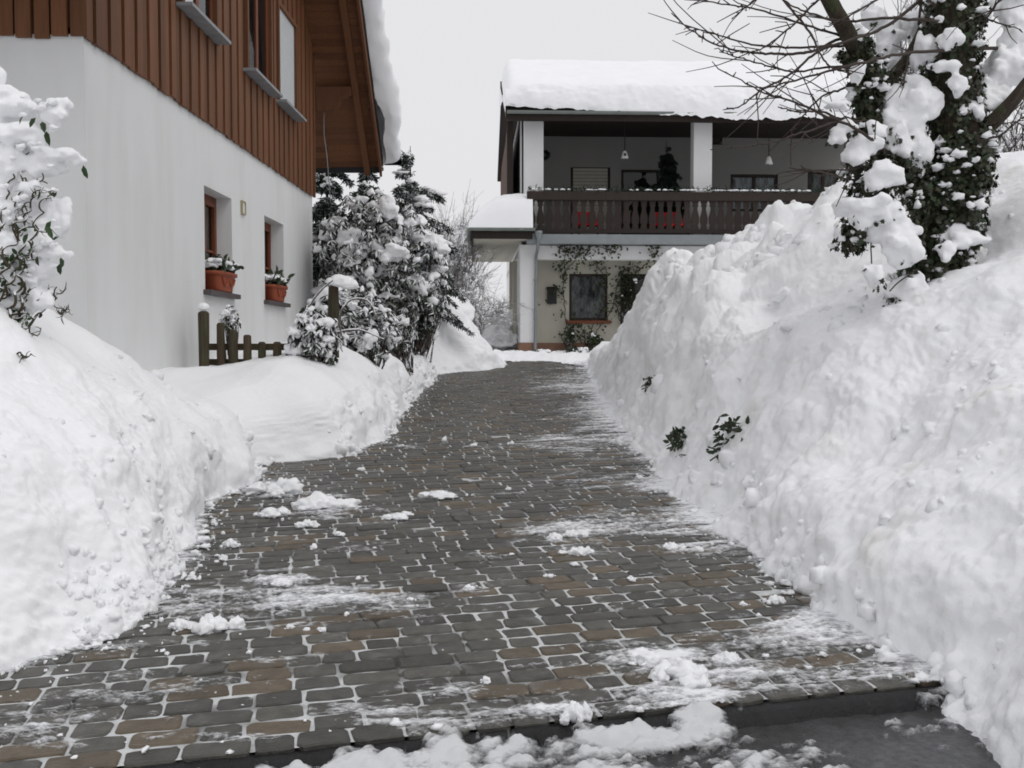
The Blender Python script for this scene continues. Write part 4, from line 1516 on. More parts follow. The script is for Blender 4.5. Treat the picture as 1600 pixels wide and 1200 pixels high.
tag(gar, 'green garland of fir twigs along the balcony rail', 'garland')
n2 = 120
xs2 = np.r_[rng.uniform(fx(1060), fx(1260), 90), rng.uniform(0.2, fx(1060), 30)]
cs = np.c_[xs2, ry + rng.normal(size=n2) * 0.03, np.full(n2, fz(304) + 0.035)]
sm = obj('snow', *lumps(cs, np.c_[rng.uniform(0.04, 0.10, n2), np.full(n2, 0.06), rng.uniform(0.02, 0.04, n2)], 1, 0.3, 1.6, 5), SNOW_SOFT, gar, True)
sm['kind'] = 'stuff'
# roof
ZR = ZE - 0.17
EO, RY, RT = 0.62, 4.6, 0.40                        # eave overhang, ridge line, pitch
xl, xr = -0.42, HW + 0.5


def fslab(xa, xb, ya, yb, da, db):
    v = []
    for x in (xa, xb):
        for yq, dd in ((ya, da), (yb, da), (yb, db), (ya, db)):
            v.append((x, yq, ZR + 0.12 + (yq + EO) * RT * 0.98 + dd))
    return np.array(v), [(0, 1, 2, 3), (7, 6, 5, 4), (0, 4, 5, 1), (1, 5, 6, 2), (2, 6, 7, 3), (3, 7, 4, 0)]


froof = obj('roof', *fslab(xl, xr, -EO, RY, 0.0, 0.12), WOOD_DARK, far)
v_, f_ = fslab(xl, xr, -EO, RY, 0.0, 0.12)
v_[:, 1] = 2 * RY - v_[:, 1]
obj('roof_pitch', v_, f_, WOOD_DARK, far)
bbox('fascia', xl, xr, -EO - 0.03, -EO - 0.002, ZR - 0.05, ZR + 0.19, WOOD_DARK, froof, 0.004)
box('soffit', xl, xr, -EO, 0.0, ZR + 0.07, ZR + 0.09, WOOD_DARK, froof)
gp = [(-EO - 0.10 + 0.065 * math.cos(a_), ZR + 0.17 + 0.075 * math.sin(a_)) for a_ in np.linspace(math.pi, 2 * math.pi, 10)]
obj('gutter', *prism(gp, 0, xl - 0.02, xr), GUTTER, froof)
obj('barge_board', *fslab(xl - 0.04, xl - 0.002, -EO, RY, -0.14, 0.13), WOOD_DARK, froof)
# thick snow on it: swept cross section with a drooping lip
nx_, nc = 260, 70
gx_ = np.linspace(xl - 0.06, xr + 0.05, nx_)
cr = []
TH = 0.80
for q in np.linspace(0, 1, nc):
    if q < 0.45:                                    # rounded front, from under the lip up
        a_ = -0.62 + (q / 0.45) * (math.pi / 2 + 0.40)
        cr.append((-EO - 0.10 - 0.20 * math.cos(a_) + 0.16, 0.30 + 0.40 * math.sin(a_) + 0.04))
    else:
        s_ = (q - 0.45) / 0.55
        yq = -EO + 0.02 + s_ * (RY + EO + 0.6)
        rise = RT * 0.98 * (yq + EO)
        rise = rise if yq < RY else RT * 0.98 * (2 * RY + EO - yq)
        cr.append((yq, TH + rise - 0.04 * math.exp(-s_ * 30)))
cr = np.array(cr)
cr = gauss_smooth(cr, 4, 0)
G = np.zeros((nx_, nc, 3))
for i, gx1 in enumerate(gx_):
    e = min(gx1 - gx_[0], gx_[-1] - gx1)
    k_ = 1 - 0.55 * math.exp(-e / 0.07)
    sag = 0.20 * smooth(0.8, 4.0, gx1) + 0.05 * math.sin(gx1 * 1.3) + 0.03
    wgt = np.clip(1 - np.arange(nc) / (nc * 0.4), 0, 1)
    G[i, :, 0] = gx1
    G[i, :, 1] = cr[:, 0] - 0.06 * wgt * smooth(2, 5, gx1)
    zz = cr[:, 1] - sag * wgt
    G[i, :, 2] = ZR + 0.15 + np.where(np.arange(nc) > nc * 0.3, zz * k_ + (1 - k_) * 0.1, zz)
fl = G.reshape(-1, 3)
front = np.repeat((np.arange(nc) < nc * 0.42)[None], nx_, 0).ravel() * 1.0
dn = fbm(fl * 1.2, 14, 3) * 0.05 + front * ((0.5 - worley(fl * 2.0, 15)) * 0.05 + fbm(fl * 7, 16, 3) * 0.02)
fl = fl + np.c_[0 * dn, -dn * front * 0.8, dn]
lip = np.repeat((np.arange(nc) < 3)[None], nx_, 0).ravel()
fl[:, 2] += lip * 0.05 * fbm(fl * np.array((4.5, 0.2, 0.2)), 17, 3)
idx = np.arange(nx_ * nc).reshape(nx_, nc)
f = np.stack([idx[:-1, :-1], idx[1:, :-1], idx[1:, 1:], idx[:-1, 1:]], -1).reshape(-1, 4)
V2 = fl.copy()
ends = []
for i in (0, nx_ - 1):                              # close the verge ends
    e = V2[idx[i]].copy()
    e2 = e.copy()
    e2[:, 2] = ZR + 0.13 + np.clip(np.where(e[:, 1] < RY, (e[:, 1] + EO), (2 * RY + EO - e[:, 1])) * RT * 0.98, 0, 9) + 0.02
    ends.append((e, e2))
base_n = len(V2)
F2 = [tuple(q) for q in f]
for e, e2 in ends:
    n0 = base_n
    V2 = np.vstack([V2, e, e2])
    F2 += [(n0 + i, n0 + i + 1, n0 + nc + i + 1, n0 + nc + i) for i in range(nc - 1)]
    base_n += 2 * nc
obj('roof_snow', V2, F2, SNOW_SOFT, froof, True)
# porch roof along the left side with snow and gutter
px0, px1 = -1.29, 0.12
pr = box('porch_roof', px0, px1, -0.55, 6.6, fz(377), fz(368), CREAM, far)
bbox('fascia', px0 - 0.025, px1 + 0.10, -0.585, -0.552, fz(378), fz(366), WOOD_DARK, pr, 0.005)
bbox('fascia', px0 - 0.03, px0 - 0.002, -0.55, 6.6, fz(379), fz(366), WOOD_DARK, pr, 0.005)
gp = [(-0.66 + 0.07 * math.cos(a_), fz(362) + 0.075 * math.sin(a_)) for a_ in np.linspace(math.pi, 2 * math.pi, 10)]
obj('gutter', *prism(gp, 0, px0 - 0.12, px1 + 0.16), GUTTER, pr)
gp = [(px0 - 0.10 + 0.07 * math.cos(a_), fz(362) + 0.075 * math.sin(a_)) for a_ in np.linspace(math.pi, 2 * math.pi, 10)]
v_, f_ = prism(gp, 1, -0.7, 6.6)
obj('gutter', v_, f_, GUTTER, pr)
A, B = np.meshgrid(np.linspace(px0 - 0.15, px1 + 0.10, 60), np.linspace(-0.72, 6.8, 120), indexing='ij')
ex = np.clip((A - (px0 - 0.15)) / 1.3, 0, 1)
ey = np.clip((B + 0.72) / 0.9, 0, 1)
hh = 1.0 * (1 - (1 - ex) ** 2.2) ** 0.7 * (0.35 + 0.65 * np.sqrt(np.clip(1 - (1 - ey) ** 2, 0, 1))) * np.clip(ey * 8, 0, 1) ** 0.5
fl = np.stack([A.ravel(), B.ravel(), (fz(364) + hh).ravel()], 1)
fl[:, 2] += 0.05 * fbm(fl * 2, 19, 3) * np.clip(hh.ravel() * 4, 0, 1) + 0.012 * fbm(fl * 9, 20, 2)
idx = np.arange(A.size).reshape(A.shape)
f = np.stack([idx[:-1, :-1], idx[1:, :-1], idx[1:, 1:], idx[:-1, 1:]], -1).reshape(-1, 4)
obj('porch_snow', fl, f, SNOW_SOFT, pr, True)
# downpipe with hopper
hop = obj('hopper', *lathe([(0.035, -0.28), (0.05, -0.2), (0.10, -0.06), (0.11, 0.0)], 14, (fx(839), -0.60, fz(366))), METAL_GREY, far, True)
pts = spline([(fx(839), -0.60, fz(378)), (fx(838), -0.40, fz(393)), (fx(837), -0.07, fz(402)), (fx(837), -0.07, fz(420)), (fx(836), -0.07, 0.35), (fx(836), -0.07, -0.1)], 40)
dp = obj('downpipe', *tube(pts, 0.042, 10), METAL_GREY, far, True)
for zq in (0.9, 1.9):
    obj('bracket', *lathe([(0.05, -0.02), (0.052, 0.02)], 12, (fx(836.3), -0.07, zq)), METAL_GREY, dp, True)


def world_of(p): return np.array(M3 @ Vector(p))


# things hung in the loggia
for i, (px, py, lab) in enumerate(((978, 243, 'white bell shaped pendant lamp hanging above the balcony door'), (1205, 250, 'white bell shaped pendant lamp hanging before the curtained upper window'))):
    p0 = world_of((fx(px) * 1.03, 0.8, (EYE + (HZN - py) / KP * 1.03) - ZG))
    t = thing('pendant_lamp', p0, lab, 'lamp', 'bell lamps hanging over the balcony')
    obj('shade', *lathe([(0.10, -0.11), (0.105, -0.10), (0.085, -0.03), (0.06, 0.06), (0.035, 0.10), (0.01, 0.11)], 16, p0), WHITE, t, True)
    top = ZE + 0.06 + ZG
    obj('cord', *tube([(p0[0], p0[1], p0[2] + 0.1), (p0[0], p0[1], top)], 0.014, 5), BLACK, t)
    if i == 0: obj('emblem', *boxvf(p0[0] - 0.03, p0[0] + 0.03, p0[1] - 0.10, p0[1] - 0.085, p0[2] - 0.05, p0[2] + 0.02), BLACK, t)
# wall ornaments
pw = world_of((bx(855), BD - 0.03, bz(245)))
t = thing('wall_wreath', pw, 'dark round wreath on the loggia wall beside the white column', 'wreath')
a_ = np.linspace(0, 2 * np.pi, 24)
obj('ring', *tube(np.c_[pw[0] + 0.10 * np.cos(a_), np.full(24, pw[1] - 0.02), pw[2] + 0.10 * np.sin(a_)], 0.045, 8, False), NEEDLE_D, t, True)
nn_ = 120
q_ = rng.uniform(0, 2 * np.pi, nn_)
obj('twigs', *leaves(np.c_[pw[0] + 0.1 * np.cos(q_), np.full(nn_, pw[1] - 0.05), pw[2] + 0.1 * np.sin(q_)], unit(nn_), unit(nn_), 0.07, 0.02), NEEDLE_D, t)
pw = world_of((bx(1125), BD - 0.02, bz(219)))
t = thing('wall_vent', pw, 'small square brown vent high on the loggia wall', 'vent')
mb = MB()
mb.box(pw[0] - 0.13, pw[0] + 0.13, pw[1] - 0.03, pw[1] + 0.02, pw[2] - 0.14, pw[2] - 0.11).box(pw[0] - 0.13, pw[0] + 0.13, pw[1] - 0.03, pw[1] + 0.02, pw[2] + 0.11, pw[2] + 0.14)
mb.box(pw[0] - 0.13, pw[0] - 0.10, pw[1] - 0.03, pw[1] + 0.02, pw[2] - 0.11, pw[2] + 0.11).box(pw[0] + 0.10, pw[0] + 0.13, pw[1] - 0.03, pw[1] + 0.02, pw[2] - 0.11, pw[2] + 0.11)
mb.build('frame', WOOD_DARK, t)
for s_ in range(5):
    box('slat', pw[0] - 0.10, pw[0] + 0.10, pw[1] - 0.02, pw[1] + 0.02, pw[2] - 0.10 + s_ * 0.043, pw[2] - 0.072 + s_ * 0.043, WOOD_DARK, t)
# mailbox
pw = world_of((fx(853) + 0.11, WBK - 0.11, fz(472)))
t = thing('mailbox', pw, 'dark mailbox with pitched lid on the cream wall beside the downpipe', 'mailbox')
obj('body', *boxvf(pw[0], pw[0] + 0.26, pw[1], pw[1] + 0.13, pw[2], pw[2] + 0.38), BLACK, t)
obj('lid', *prism([(pw[1] - 0.03, pw[2] + 0.385), (pw[1] + 0.135, pw[2] + 0.385), (pw[1] + 0.135, pw[2] + 0.47), (pw[1] - 0.03, pw[2] + 0.41)], 0, pw[0] - 0.02, pw[0] + 0.28), WOOD_DARK, t)
obj('flap', *boxvf(pw[0] + 0.04, pw[0] + 0.22, pw[1] - 0.012, pw[1] - 0.002, pw[2] + 0.26, pw[2] + 0.32), WOOD_DARK, t)
# red seat cushions behind the balusters
for (pa, pb, lab) in ((896, 938, 'red cushion behind the balcony balusters below the shuttered window'), (1012, 1064, 'red cushion behind the balcony balusters below the potted conifer')):
    x0, x1 = fx(pa), fx(pb)
    p0 = world_of(((x0 + x1) / 2, -0.36, ZF))
    t = thing('garden_chair', p0, lab.replace('red cushion', 'garden chair with red cushion'), 'chair', 'garden chairs on the balcony')
    for s_ in (-1, 1):
        for q in (0, 0.26):
            obj('leg', *boxvf(p0[0] + s_ * 0.24 - 0.02, p0[0] + s_ * 0.24 + 0.02, p0[1] + q, p0[1] + q + 0.04, p0[2], p0[2] + 0.30), WOOD_DARK, t)
    bbox('cushion', p0[0] - (x1 - x0) / 2, p0[0] + (x1 - x0) / 2, p0[1] - 0.02, p0[1] + 0.32, p0[2] + 0.305, p0[2] + 0.50, RED, t, 0.03)
    bbox('back_cushion', p0[0] - (x1 - x0) / 2 + 0.05, p0[0] + (x1 - x0) / 2 - 0.15, p0[1] + 0.325, p0[1] + 0.42, p0[2] + 0.32, p0[2] + 0.70, RED, t, 0.03)

# ------------------------------------------------------------------ garden: fence, shrubs, trees
def stuff(o):
    o['kind'] = 'stuff'
    return o


def proj(P):
    q = P.reshape(-1, 3)
    c = np.array(_cr.transposed())
    v = (q - np.array((0, 0, EYE))) @ c.T
    return np.c_[800 + FPX * v[:, 0] / -v[:, 2], 600 - FPX * v[:, 1] / -v[:, 2]], q


def surf_at(P, px, py, tol=9):
    s, q = proj(P)
    d = np.hypot(s[:, 0] - px, s[:, 1] - py)
    ok = np.where(d < tol)[0]
    if len(ok) == 0: return q[np.argmin(d)]
    return q[ok[np.argmin(q[ok, 1])]]


# --- picket fence with a sagging top line
FD = 10.9
t = thing('picket_fence', at(318, 575, FD), 'low weathered wooden picket fence half buried in snow by the white wall', 'fence')


def post(cx, y, r, z0, z1, flat=True, n=10, seed=0):
    rs = np.random.default_rng(seed)
    zs = np.linspace(z0, z1 - 0.02, 7)
    pr = [(r * (1 + 0.05 * rs.normal()), z_) for z_ in zs] + [(r * 0.86, z1 - 0.004), (r * 0.5, z1 + 0.008)]
    return lathe(pr, n, (cx, y, 0))


for i, (px, py, w) in enumerate([(318, 487, 17), (342, 505, 13), (362, 516, 14), (384, 524, 14), (407, 535, 13), (431, 535, 14), (454, 532, 13), (476, 520, 13)]):
    p = at(px, py, FD)
    obj('fence_post' if i == 0 else 'picket', *post(p[0], FD + (0.06 if i else 0), w / FPX * FD / 2, 0.25, p[2], seed=i), WOOD_FENCE, t, True)
for py, hgt in ((542, 0.075), (566, 0.07)):
    a, b = at(312, py, FD), at(525, py, FD)
    bbox('rail', a[0], b[0], FD + 0.115, FD + 0.155, a[2] - hgt / 2, a[2] + hgt / 2, WOOD_FENCE, t, 0.008)
p = at(318, 484, FD)
obj('snow_cap', *lumps([(p[0], FD, p[2] + 0.02)], [(0.065, 0.065, 0.06)], 3, 0.2, 1.5, 3), SNOW_SOFT, t, True)
PD = 11.6
t = thing('gate_post', at(521, 540, PD), 'tall round wooden post with a loaf of snow on top, among the bush', 'post')
p = at(521, 447, PD)
obj('post', *post(p[0], PD, 0.062, 0.25, p[2], seed=30), WOOD_FENCE, t, True)
c = at(533, 440, PD)
obj('snow_cap', *lumps([(c[0], PD, p[2] + 0.03), (c[0] + 0.10, PD - 0.03, p[2] - 0.005), (c[0] - 0.09, PD, p[2] + 0.05)], [(0.15, 0.12, 0.10), (0.11, 0.10, 0.08), (0.09, 0.09, 0.06)], 4, 0.22, 1.3, 6), SNOW_SOFT, t, True)


# --- shrubs with whorls of drooping leaves
def whorl_shrub(name, lab, base, cen, rad, nw, ll, lw, seed, snow_n, snow_r, stems=9, droop=0.7, material=None, catg='shrub', nl=9, grp=None):
    r = np.random.default_rng(seed)
    t = thing(name, base, lab, catg, grp)
    cen, rad = np.array(cen, float), np.array(rad, float)
    u = r.normal(size=(nw, 3))
    u /= np.linalg.norm(u, axis=1)[:, None]
    rr_ = r.random(nw) ** 0.42
    lumpy = 1 + 0.22 * fbm(u * 2.2 + seed, seed, 2)
    w = cen + u * rad * (rr_ * lumpy)[:, None]
    w = w[w[:, 2] > base[2] + 0.05]
    nw = len(w)
    out = (w - (cen - np.array((0, 0, rad[2] * 0.8))))
    out /= np.linalg.norm(out, axis=1)[:, None]
    mb = MB()
    for i in range(nw):
        if i % max(1, nw // (stems * 9)) == 0:
            m_ = (np.array(base) + w[i]) / 2 + r.normal(size=3) * rad * 0.15
            mb.add(*tube(spline([np.array(base) * 0.6 + w[i] * 0.4 + r.normal(size=3) * rad * 0.08, m_ * 0.4 + w[i] * 0.6, w[i]], 7), np.linspace(0.016, 0.005, 7) * (ll / 0.12), 5, False))
    mb.build('stems', TWIG_S, t, True)
    P = np.repeat(w, nl, 0)
    O = np.repeat(out, nl, 0)
    a = r.normal(size=P.shape)
    a -= (a * O).sum(1)[:, None] * O
    a /= np.linalg.norm(a, axis=1)[:, None]
    ax = a + O * 0.25 - np.array((0, 0, droop)) + r.normal(size=P.shape) * 0.12
    obj('foliage', *leaves(P, ax, O + r.normal(size=P.shape) * 0.3 + np.array((0, 0, 0.4)), r.uniform(0.75, 1.2, len(P)) * ll, lw), material or LEAFD_S, t)
    k = np.argsort(-(w[:, 2] * 0.35 + 0.5 * (cen[1] - w[:, 1]) + r.normal(size=nw) * rad[2] * 0.8))[:snow_n]
    cs = w[k] + np.array((0, 0, ll * 0.15))
    sc = r.uniform(0.5, 1.25, len(k))[:, None] * snow_r
    sc = sc * np.where(r.random(len(k)) < 0.18, 1.7, 0.8)[:, None]
    rs = sc * np.c_[r.uniform(0.7, 1.5, len(k)), r.uniform(0.7, 1.4, len(k)), r.uniform(0.6, 1.15, len(k))]
    if snow_n >= 60:
        stuff(snow_mass('snow', cs, rs * 0.85, SNOW_SOFT, t, snow_r * 0.22, seed, 3, 0.9, snow_r * 0.22, 1.0 / snow_r))
    else:
        stuff(obj('snow', *lumps(cs, rs, 3, 0.6, 1.3, seed, 0.9), SNOW_SOFT, t, True))
    return t


b = at(600, 545, 17.2)
b[2] = float(gz(17.2)) - 0.2
whorl_shrub('evergreen_bush', 'large dark evergreen bush with drooping leaves and snow clumps beside the timber house', b, at(588, 425, 17.4), (1.12, 1.0, 1.45), 1150, 0.14, 0.036, 5, 250, 0.105, 12, 0.9)
b = at(648, 540, 17.8)
b[2] = float(gz(17.8)) - 0.2
whorl_shrub('evergreen_bush', 'rounded evergreen bush with a broad snow cushion, right of the large bush', b, at(655, 450, 17.9), (0.52, 0.6, 0.95), 330, 0.13, 0.034, 15, 85, 0.10, 8, 0.9)
b = at(545, 560, 13.0)
b[2] = float(gz(13)) - 0.3
whorl_shrub('evergreen_bush', 'snowy rhododendron behind the tall wooden post', b, at(545, 515, 13.0), (0.66, 0.5, 0.55), 290, 0.12, 0.034, 6, 110, 0.066, 8, 0.6)
b = at(478, 560, 10.75)
b[2] = float(gz(10.75)) + 0.05
whorl_shrub('evergreen_bush', 'small snowy bush with arching branches at the end of the picket fence', b, at(492, 528, 10.75), (0.28, 0.2, 0.36), 120, 0.115, 0.034, 7, 38, 0.05, 7, 0.7)
b = at(640, 560, 15.0)
b[2] = float(gz(15)) - 0.1
whorl_shrub('evergreen_bush', 'low leafy shoots poking out of the smooth snow bank', b, at(615, 520, 15.2), (0.45, 0.4, 0.32), 90, 0.12, 0.032, 8, 26, 0.06, 6, 0.9)
b = at(362, 560, 11.35)
b[2] = float(gz(11)) + 0.4
whorl_shrub('small_shrub', 'little rosette shrub dusted with snow behind the pickets', b, at(362, 497, 11.35), (0.12, 0.12, 0.13), 20, 0.075, 0.026, 9, 12, 0.03, 5, 0.2, LEAFR_S)
# big snow cushions on the right bush
c0, c1 = at(672, 380, 17.5), at(655, 372, 17.5)
sh_ = bpy.data.objects['evergreen_bush.001']
obj('snow', *lumps([c0, c1, at(690, 392, 17.4), at(640, 368, 17.6)], [(0.26, 0.25, 0.13), (0.2, 0.22, 0.12), (0.16, 0.2, 0.12), (0.18, 0.2, 0.1)], 4, 0.25, 1.3, 33), SNOW_SOFT, sh_, True)
# arching bare stems with snow on the bush by the fence
sh_ = bpy.data.objects['evergreen_bush.003']
mb = MB()
for pl in ([(447, 560), (452, 540), (470, 522), (500, 516), (522, 524), (540, 540)], [(465, 545), (470, 505), (485, 475), (505, 450), (520, 438)], [(540, 540), (530, 500), (545, 470), (575, 470), (590, 500)], [(520, 520), (560, 515), (600, 530)]):
    mb.add(*tube(spline([at(px, py, 10.7) for px, py in pl], 16), np.linspace(0.016, 0.008, 16), 6, False))
mb.build('arching_stem', TWIGG_S, sh_, True)


# --- conifers
def conifer(name, lab, px, py_top, d, zb, length, seed, needles, snow, dens=1.0, m=None, nl=0.10, catg='spruce'):
    r = np.random.default_rng(seed)
    top = at(px, py_top, d)
    base = np.array((top[0], d, zb))
    H = top[2] - zb
    t = thing(name, base, lab, catg)
    obj('trunk', *tube([base, base + (0, 0, H * 0.5), top], [0.06, 0.04, 0.006], 7), BARK, t, True)
    mb = MB()
    LP, LA, SC, SR = [], [], [], []
    nbr = int(62 * H / 4 * dens * 1.3)
    for z in 0.14 + (H - 0.14) * r.random(nbr) ** 0.8:
        L = length * (1 - np.exp(-z / (H * 0.42))) * 1.15
        a = r.random() * 6.283
        l = L * r.uniform(0.6, 1.2) + 0.05
        dirn = np.array((math.cos(a), math.sin(a), 0))
        q0 = top - (0, 0, z)
        up = 0.6 if z < H * 0.12 else r.uniform(-0.75, 0.05)
        sp = spline([q0, q0 + dirn * l * 0.5 + (0, 0, l * (up * 0.35 + 0.08)), q0 + dirn * l + (0, 0, l * up * 0.9)], 7)
        mb.add(*tube(sp, np.linspace(0.012, 0.004, 7), 4, False))
        n = int(needles * l * dens) + 8
        s_ = r.random(n)
        i = np.clip((s_ * 6).astype(int), 0, 5)
        P = sp[i] + (sp[i + 1] - sp[i]) * (s_ * 6 - i)[:, None]
        side = np.cross(dirn, (0, 0, 1))
        off = r.uniform(-1, 1, n) * (0.30 * l * (1 - s_) + 0.02)
        P = P + side * off[:, None] - np.array((0, 0, 1)) * (np.abs(off) * 0.45 + r.random(n) * 0.05)[:, None]
        LP.append(P)
        LA.append(dirn * 0.6 + side * np.sign(off)[:, None] * 0.5 + r.normal(size=(n, 3)) * 0.45 - np.array((0, 0, 0.45)))
        if snow and l > 0.12 and r.random() < snow:
            for s2 in r.uniform(0.2, 0.95, 3):
                SC.append(sp[int(s2 * 6)] + (0, 0, 0.02))
                w3 = 0.045 + 0.13 * l * r.random()
                SR.append((w3 * (0.6 + abs(dirn[0])), w3 * (0.6 + abs(dirn[1])), w3 * 0.6))
    stuff(mb.build('branches', TWIG, t, True))
    P, A_ = np.concatenate(LP), np.concatenate(LA)
    obj('needles', *leaves(P, A_, unit(len(P), 1.0), r.uniform(0.6, 1.2, len(P)) * nl, nl * 0.2), m or NEEDLE_S, t)
    if SC: stuff(obj('snow', *lumps(SC, SR, 2, 0.75, 1.5, seed, 0.7), SNOW_SOFT, t, True))
    return t


conifer('spruce_tree', 'snow laden young spruce with a bare pointed tip behind the evergreen bush', 641, 228, 20.0, 2.2, 1.0, 1, 420, 0.75, 1.0)
conifer('dark_conifer', 'dark conifer rising under the tip of the timber roof', 572, 225, 21.0, 1.0, 0.9, 2, 420, 0.5, 1.0, NEEDLE_S, 0.12)
conifer('dark_conifer', 'dark conifer hard against the corner of the timber house', 510, 150, 20.6, 1.0, 1.0, 3, 420, 0.4, 1.0, NEEDLE_S, 0.12)
tb = world_of((fx(1043) * 1.03, 0.75, ZF))
tpx = proj(np.array([tb + (0, 0, 2.7)]))[0][0]
conifer('potted_conifer', 'dark pointed conifer standing on the balcony before the column', float(tpx[0]), float(tpx[1]), float(tb[1]), float(tb[2]) + 0.25, 0.46, 4, 330, 0, 3.2, NEEDLE_D, 0.08, 'conifer')
t = bpy.data.objects['potted_conifer']
obj('tub', *lathe([(0.16, 0.0), (0.21, 0.3), (0.22, 0.32), (0.19, 0.32)], 16, tb), TERRA, t, True)


# --- bare frosted shrubs
def twig_shrub(name, lab, base, H, spread, nst, seed, m, lean=(0, 0), rad=0.012, arch=0.0, snow=0, catg='shrub', sub=7):
    r = np.random.default_rng(seed)
    t = thing(name, base, lab, catg)
    base = np.array(base, float)
    mb = MB()
    tips = []
    for i in range(nst):
        a = r.random() * 6.283
        s_ = spread * r.random() ** 0.6
        dv = np.array((math.cos(a) * s_ + lean[0], math.sin(a) * s_ * 0.7 + lean[1], 0))
        h = H * r.uniform(0.6, 1.05) * (1 - 0.35 * (s_ / spread) ** 2)
        b0 = base + np.array((r.normal() * 0.12, r.normal() * 0.12, 0))
        tip = b0 + dv * (1 + arch) + (0, 0, h * (1 - arch * r.uniform(0.2, 0.9)))
        mid = b0 + dv * 0.35 + (0, 0, h * (0.62 + 0.3 * arch)) + r.normal(size=3) * 0.05 * H
        sp = spline([b0, mid, tip], 12) + fbm(np.c_[np.arange(12) * 0.7, np.full(12, i), np.zeros(12)], seed, 2)[:, None] * np.array((0.03, 0.03, 0)) * H
        mb.add(*tube(sp, np.linspace(rad, rad * 0.35, 12), 4, False))
        for k in range(sub):
            j = int(r.integers(3, 11))
            dd = r.normal(size=3) * 0.5 + (sp[min(j + 1, 11)] - sp[j - 1]) / np.linalg.norm(sp[min(j + 1, 11)] - sp[j - 1])
            dd[2] += 0.25 * (1 - 2 * arch)
            l = H * r.uniform(0.10, 0.24)
            e = sp[j] + dd * l
            ss = spline([sp[j], (sp[j] + e) / 2 + r.normal(size=3) * l * 0.1, e], 6)
            mb.add(*tube(ss, np.linspace(rad * 0.5, rad * 0.25, 6), 3, False))
            tips.append(ss[3])
            for q in range(2):
                e2 = ss[3] + (dd * 0.5 + r.normal(size=3) * 0.5) * l * 0.6
                mb.add(*tube([ss[3], (ss[3] + e2) / 2 + r.normal(size=3) * l * 0.05, e2], [rad * 0.3, rad * 0.28, rad * 0.22], 3, False))
    mb.build('twigs', m, t, True)
    if snow:
        tp = np.array(tips)
        k = r.choice(len(tp), min(snow, len(tp)), replace=False)
        rs = np.c_[r.uniform(0.5, 1.5, len(k)), r.uniform(0.5, 1.5, len(k)), r.uniform(0.35, 0.7, len(k))] * 0.05 * (H / 2)
        stuff(obj('snow', *lumps(tp[k], rs, 1, 0.5, 1.4, seed, 0.9), SNOW_SOFT, t, True))
    return t


def gpt(px, py, d):
    p = at(px, py, d)
    p[2] = float(gz(d)) + 0.2
    return p


twig_shrub('bare_shrub', 'tall upright bare shrub white with frost between the two houses', gpt(710, 480, 27.5), 3.7, 1.0, 60, 11, TWIGG_S, rad=0.013, snow=90)
twig_shrub('bare_shrub', 'arching bare shrub bowed down by snow left of the porch', gpt(735, 500, 25.8), 1.75, 0.95, 46, 12, TWIGG_S, arch=0.45, rad=0.011, snow=120)
twig_shrub('bare_shrub', 'low frosted bush beneath the porch roof', gpt(775, 510, 30.0), 1.5, 0.8, 34, 13, TWIGG_S, arch=0.4, rad=0.012, snow=100)
twig_shrub('bare_shrub', 'thin frosted shrub behind the spruce tree', gpt(672, 470, 26.5), 3.0, 0.6, 26, 14, TWIGG_S, rad=0.012, snow=40)
# snowy mounds and little garden wall beyond the porch
c = at(700, 478, 24.5)
o = obj('snow_mound', *lumps([(c[0], 24.6, c[2] - 0.2)], [(0.62, 0.6, 0.45)], 5, 0.25, 1.2, 21, 1.0, 0.04), SNOW_SOFT, smooth_=True)
tag(o, 'round snow dome on a bush behind the ploughed heap', 'snow mound')
c = at(745, 510, 27.5)
o = obj('snow_mound', *lumps([(c[0], 27.8, c[2] - 0.25), (c[0] + 0.6, 27.6, c[2] - 0.35)], [(0.8, 0.8, 0.42), (0.6, 0.6, 0.3)], 5, 0.5, 1.6, 22, 1.0, 0.08, 3), SNOW_SOFT, smooth_=True)
tag(o, 'smooth snow covered hump below the arching shrub', 'snow mound')
a, b_ = at(770, 520, 28.5), at(806, 520, 28.5)
t = thing('garden_wall', (a[0], 28.5, 1.3), 'short stone garden wall with a sloping snow cap beside the pier', 'wall')
zt_ = at(770, 517, 28.5)[2]
r = np.random.default_rng(2)
zq = 1.2
while zq < zt_:
    xq = a[0] - 0.1
    while xq < b_[0] + 0.2:
        wq = r.uniform(0.16, 0.3)
        bbox('stone', xq, xq + wq - 0.012, 28.4 + r.normal() * 0.01, 28.8, zq, zq + 0.128, STONE, t, 0.012)
        xq += wq
    zq += 0.14
obj('snow', *lumps([((a[0] + b_[0]) / 2 + 0.05, 28.6, zt_ + 0.12), (b_[0] - 0.05, 28.7, zt_ + 0.3)], [(0.5, 0.35, 0.32), (0.32, 0.3, 0.28)], 4, 0.2, 1.2, 8), SNOW_SOFT, t, True)

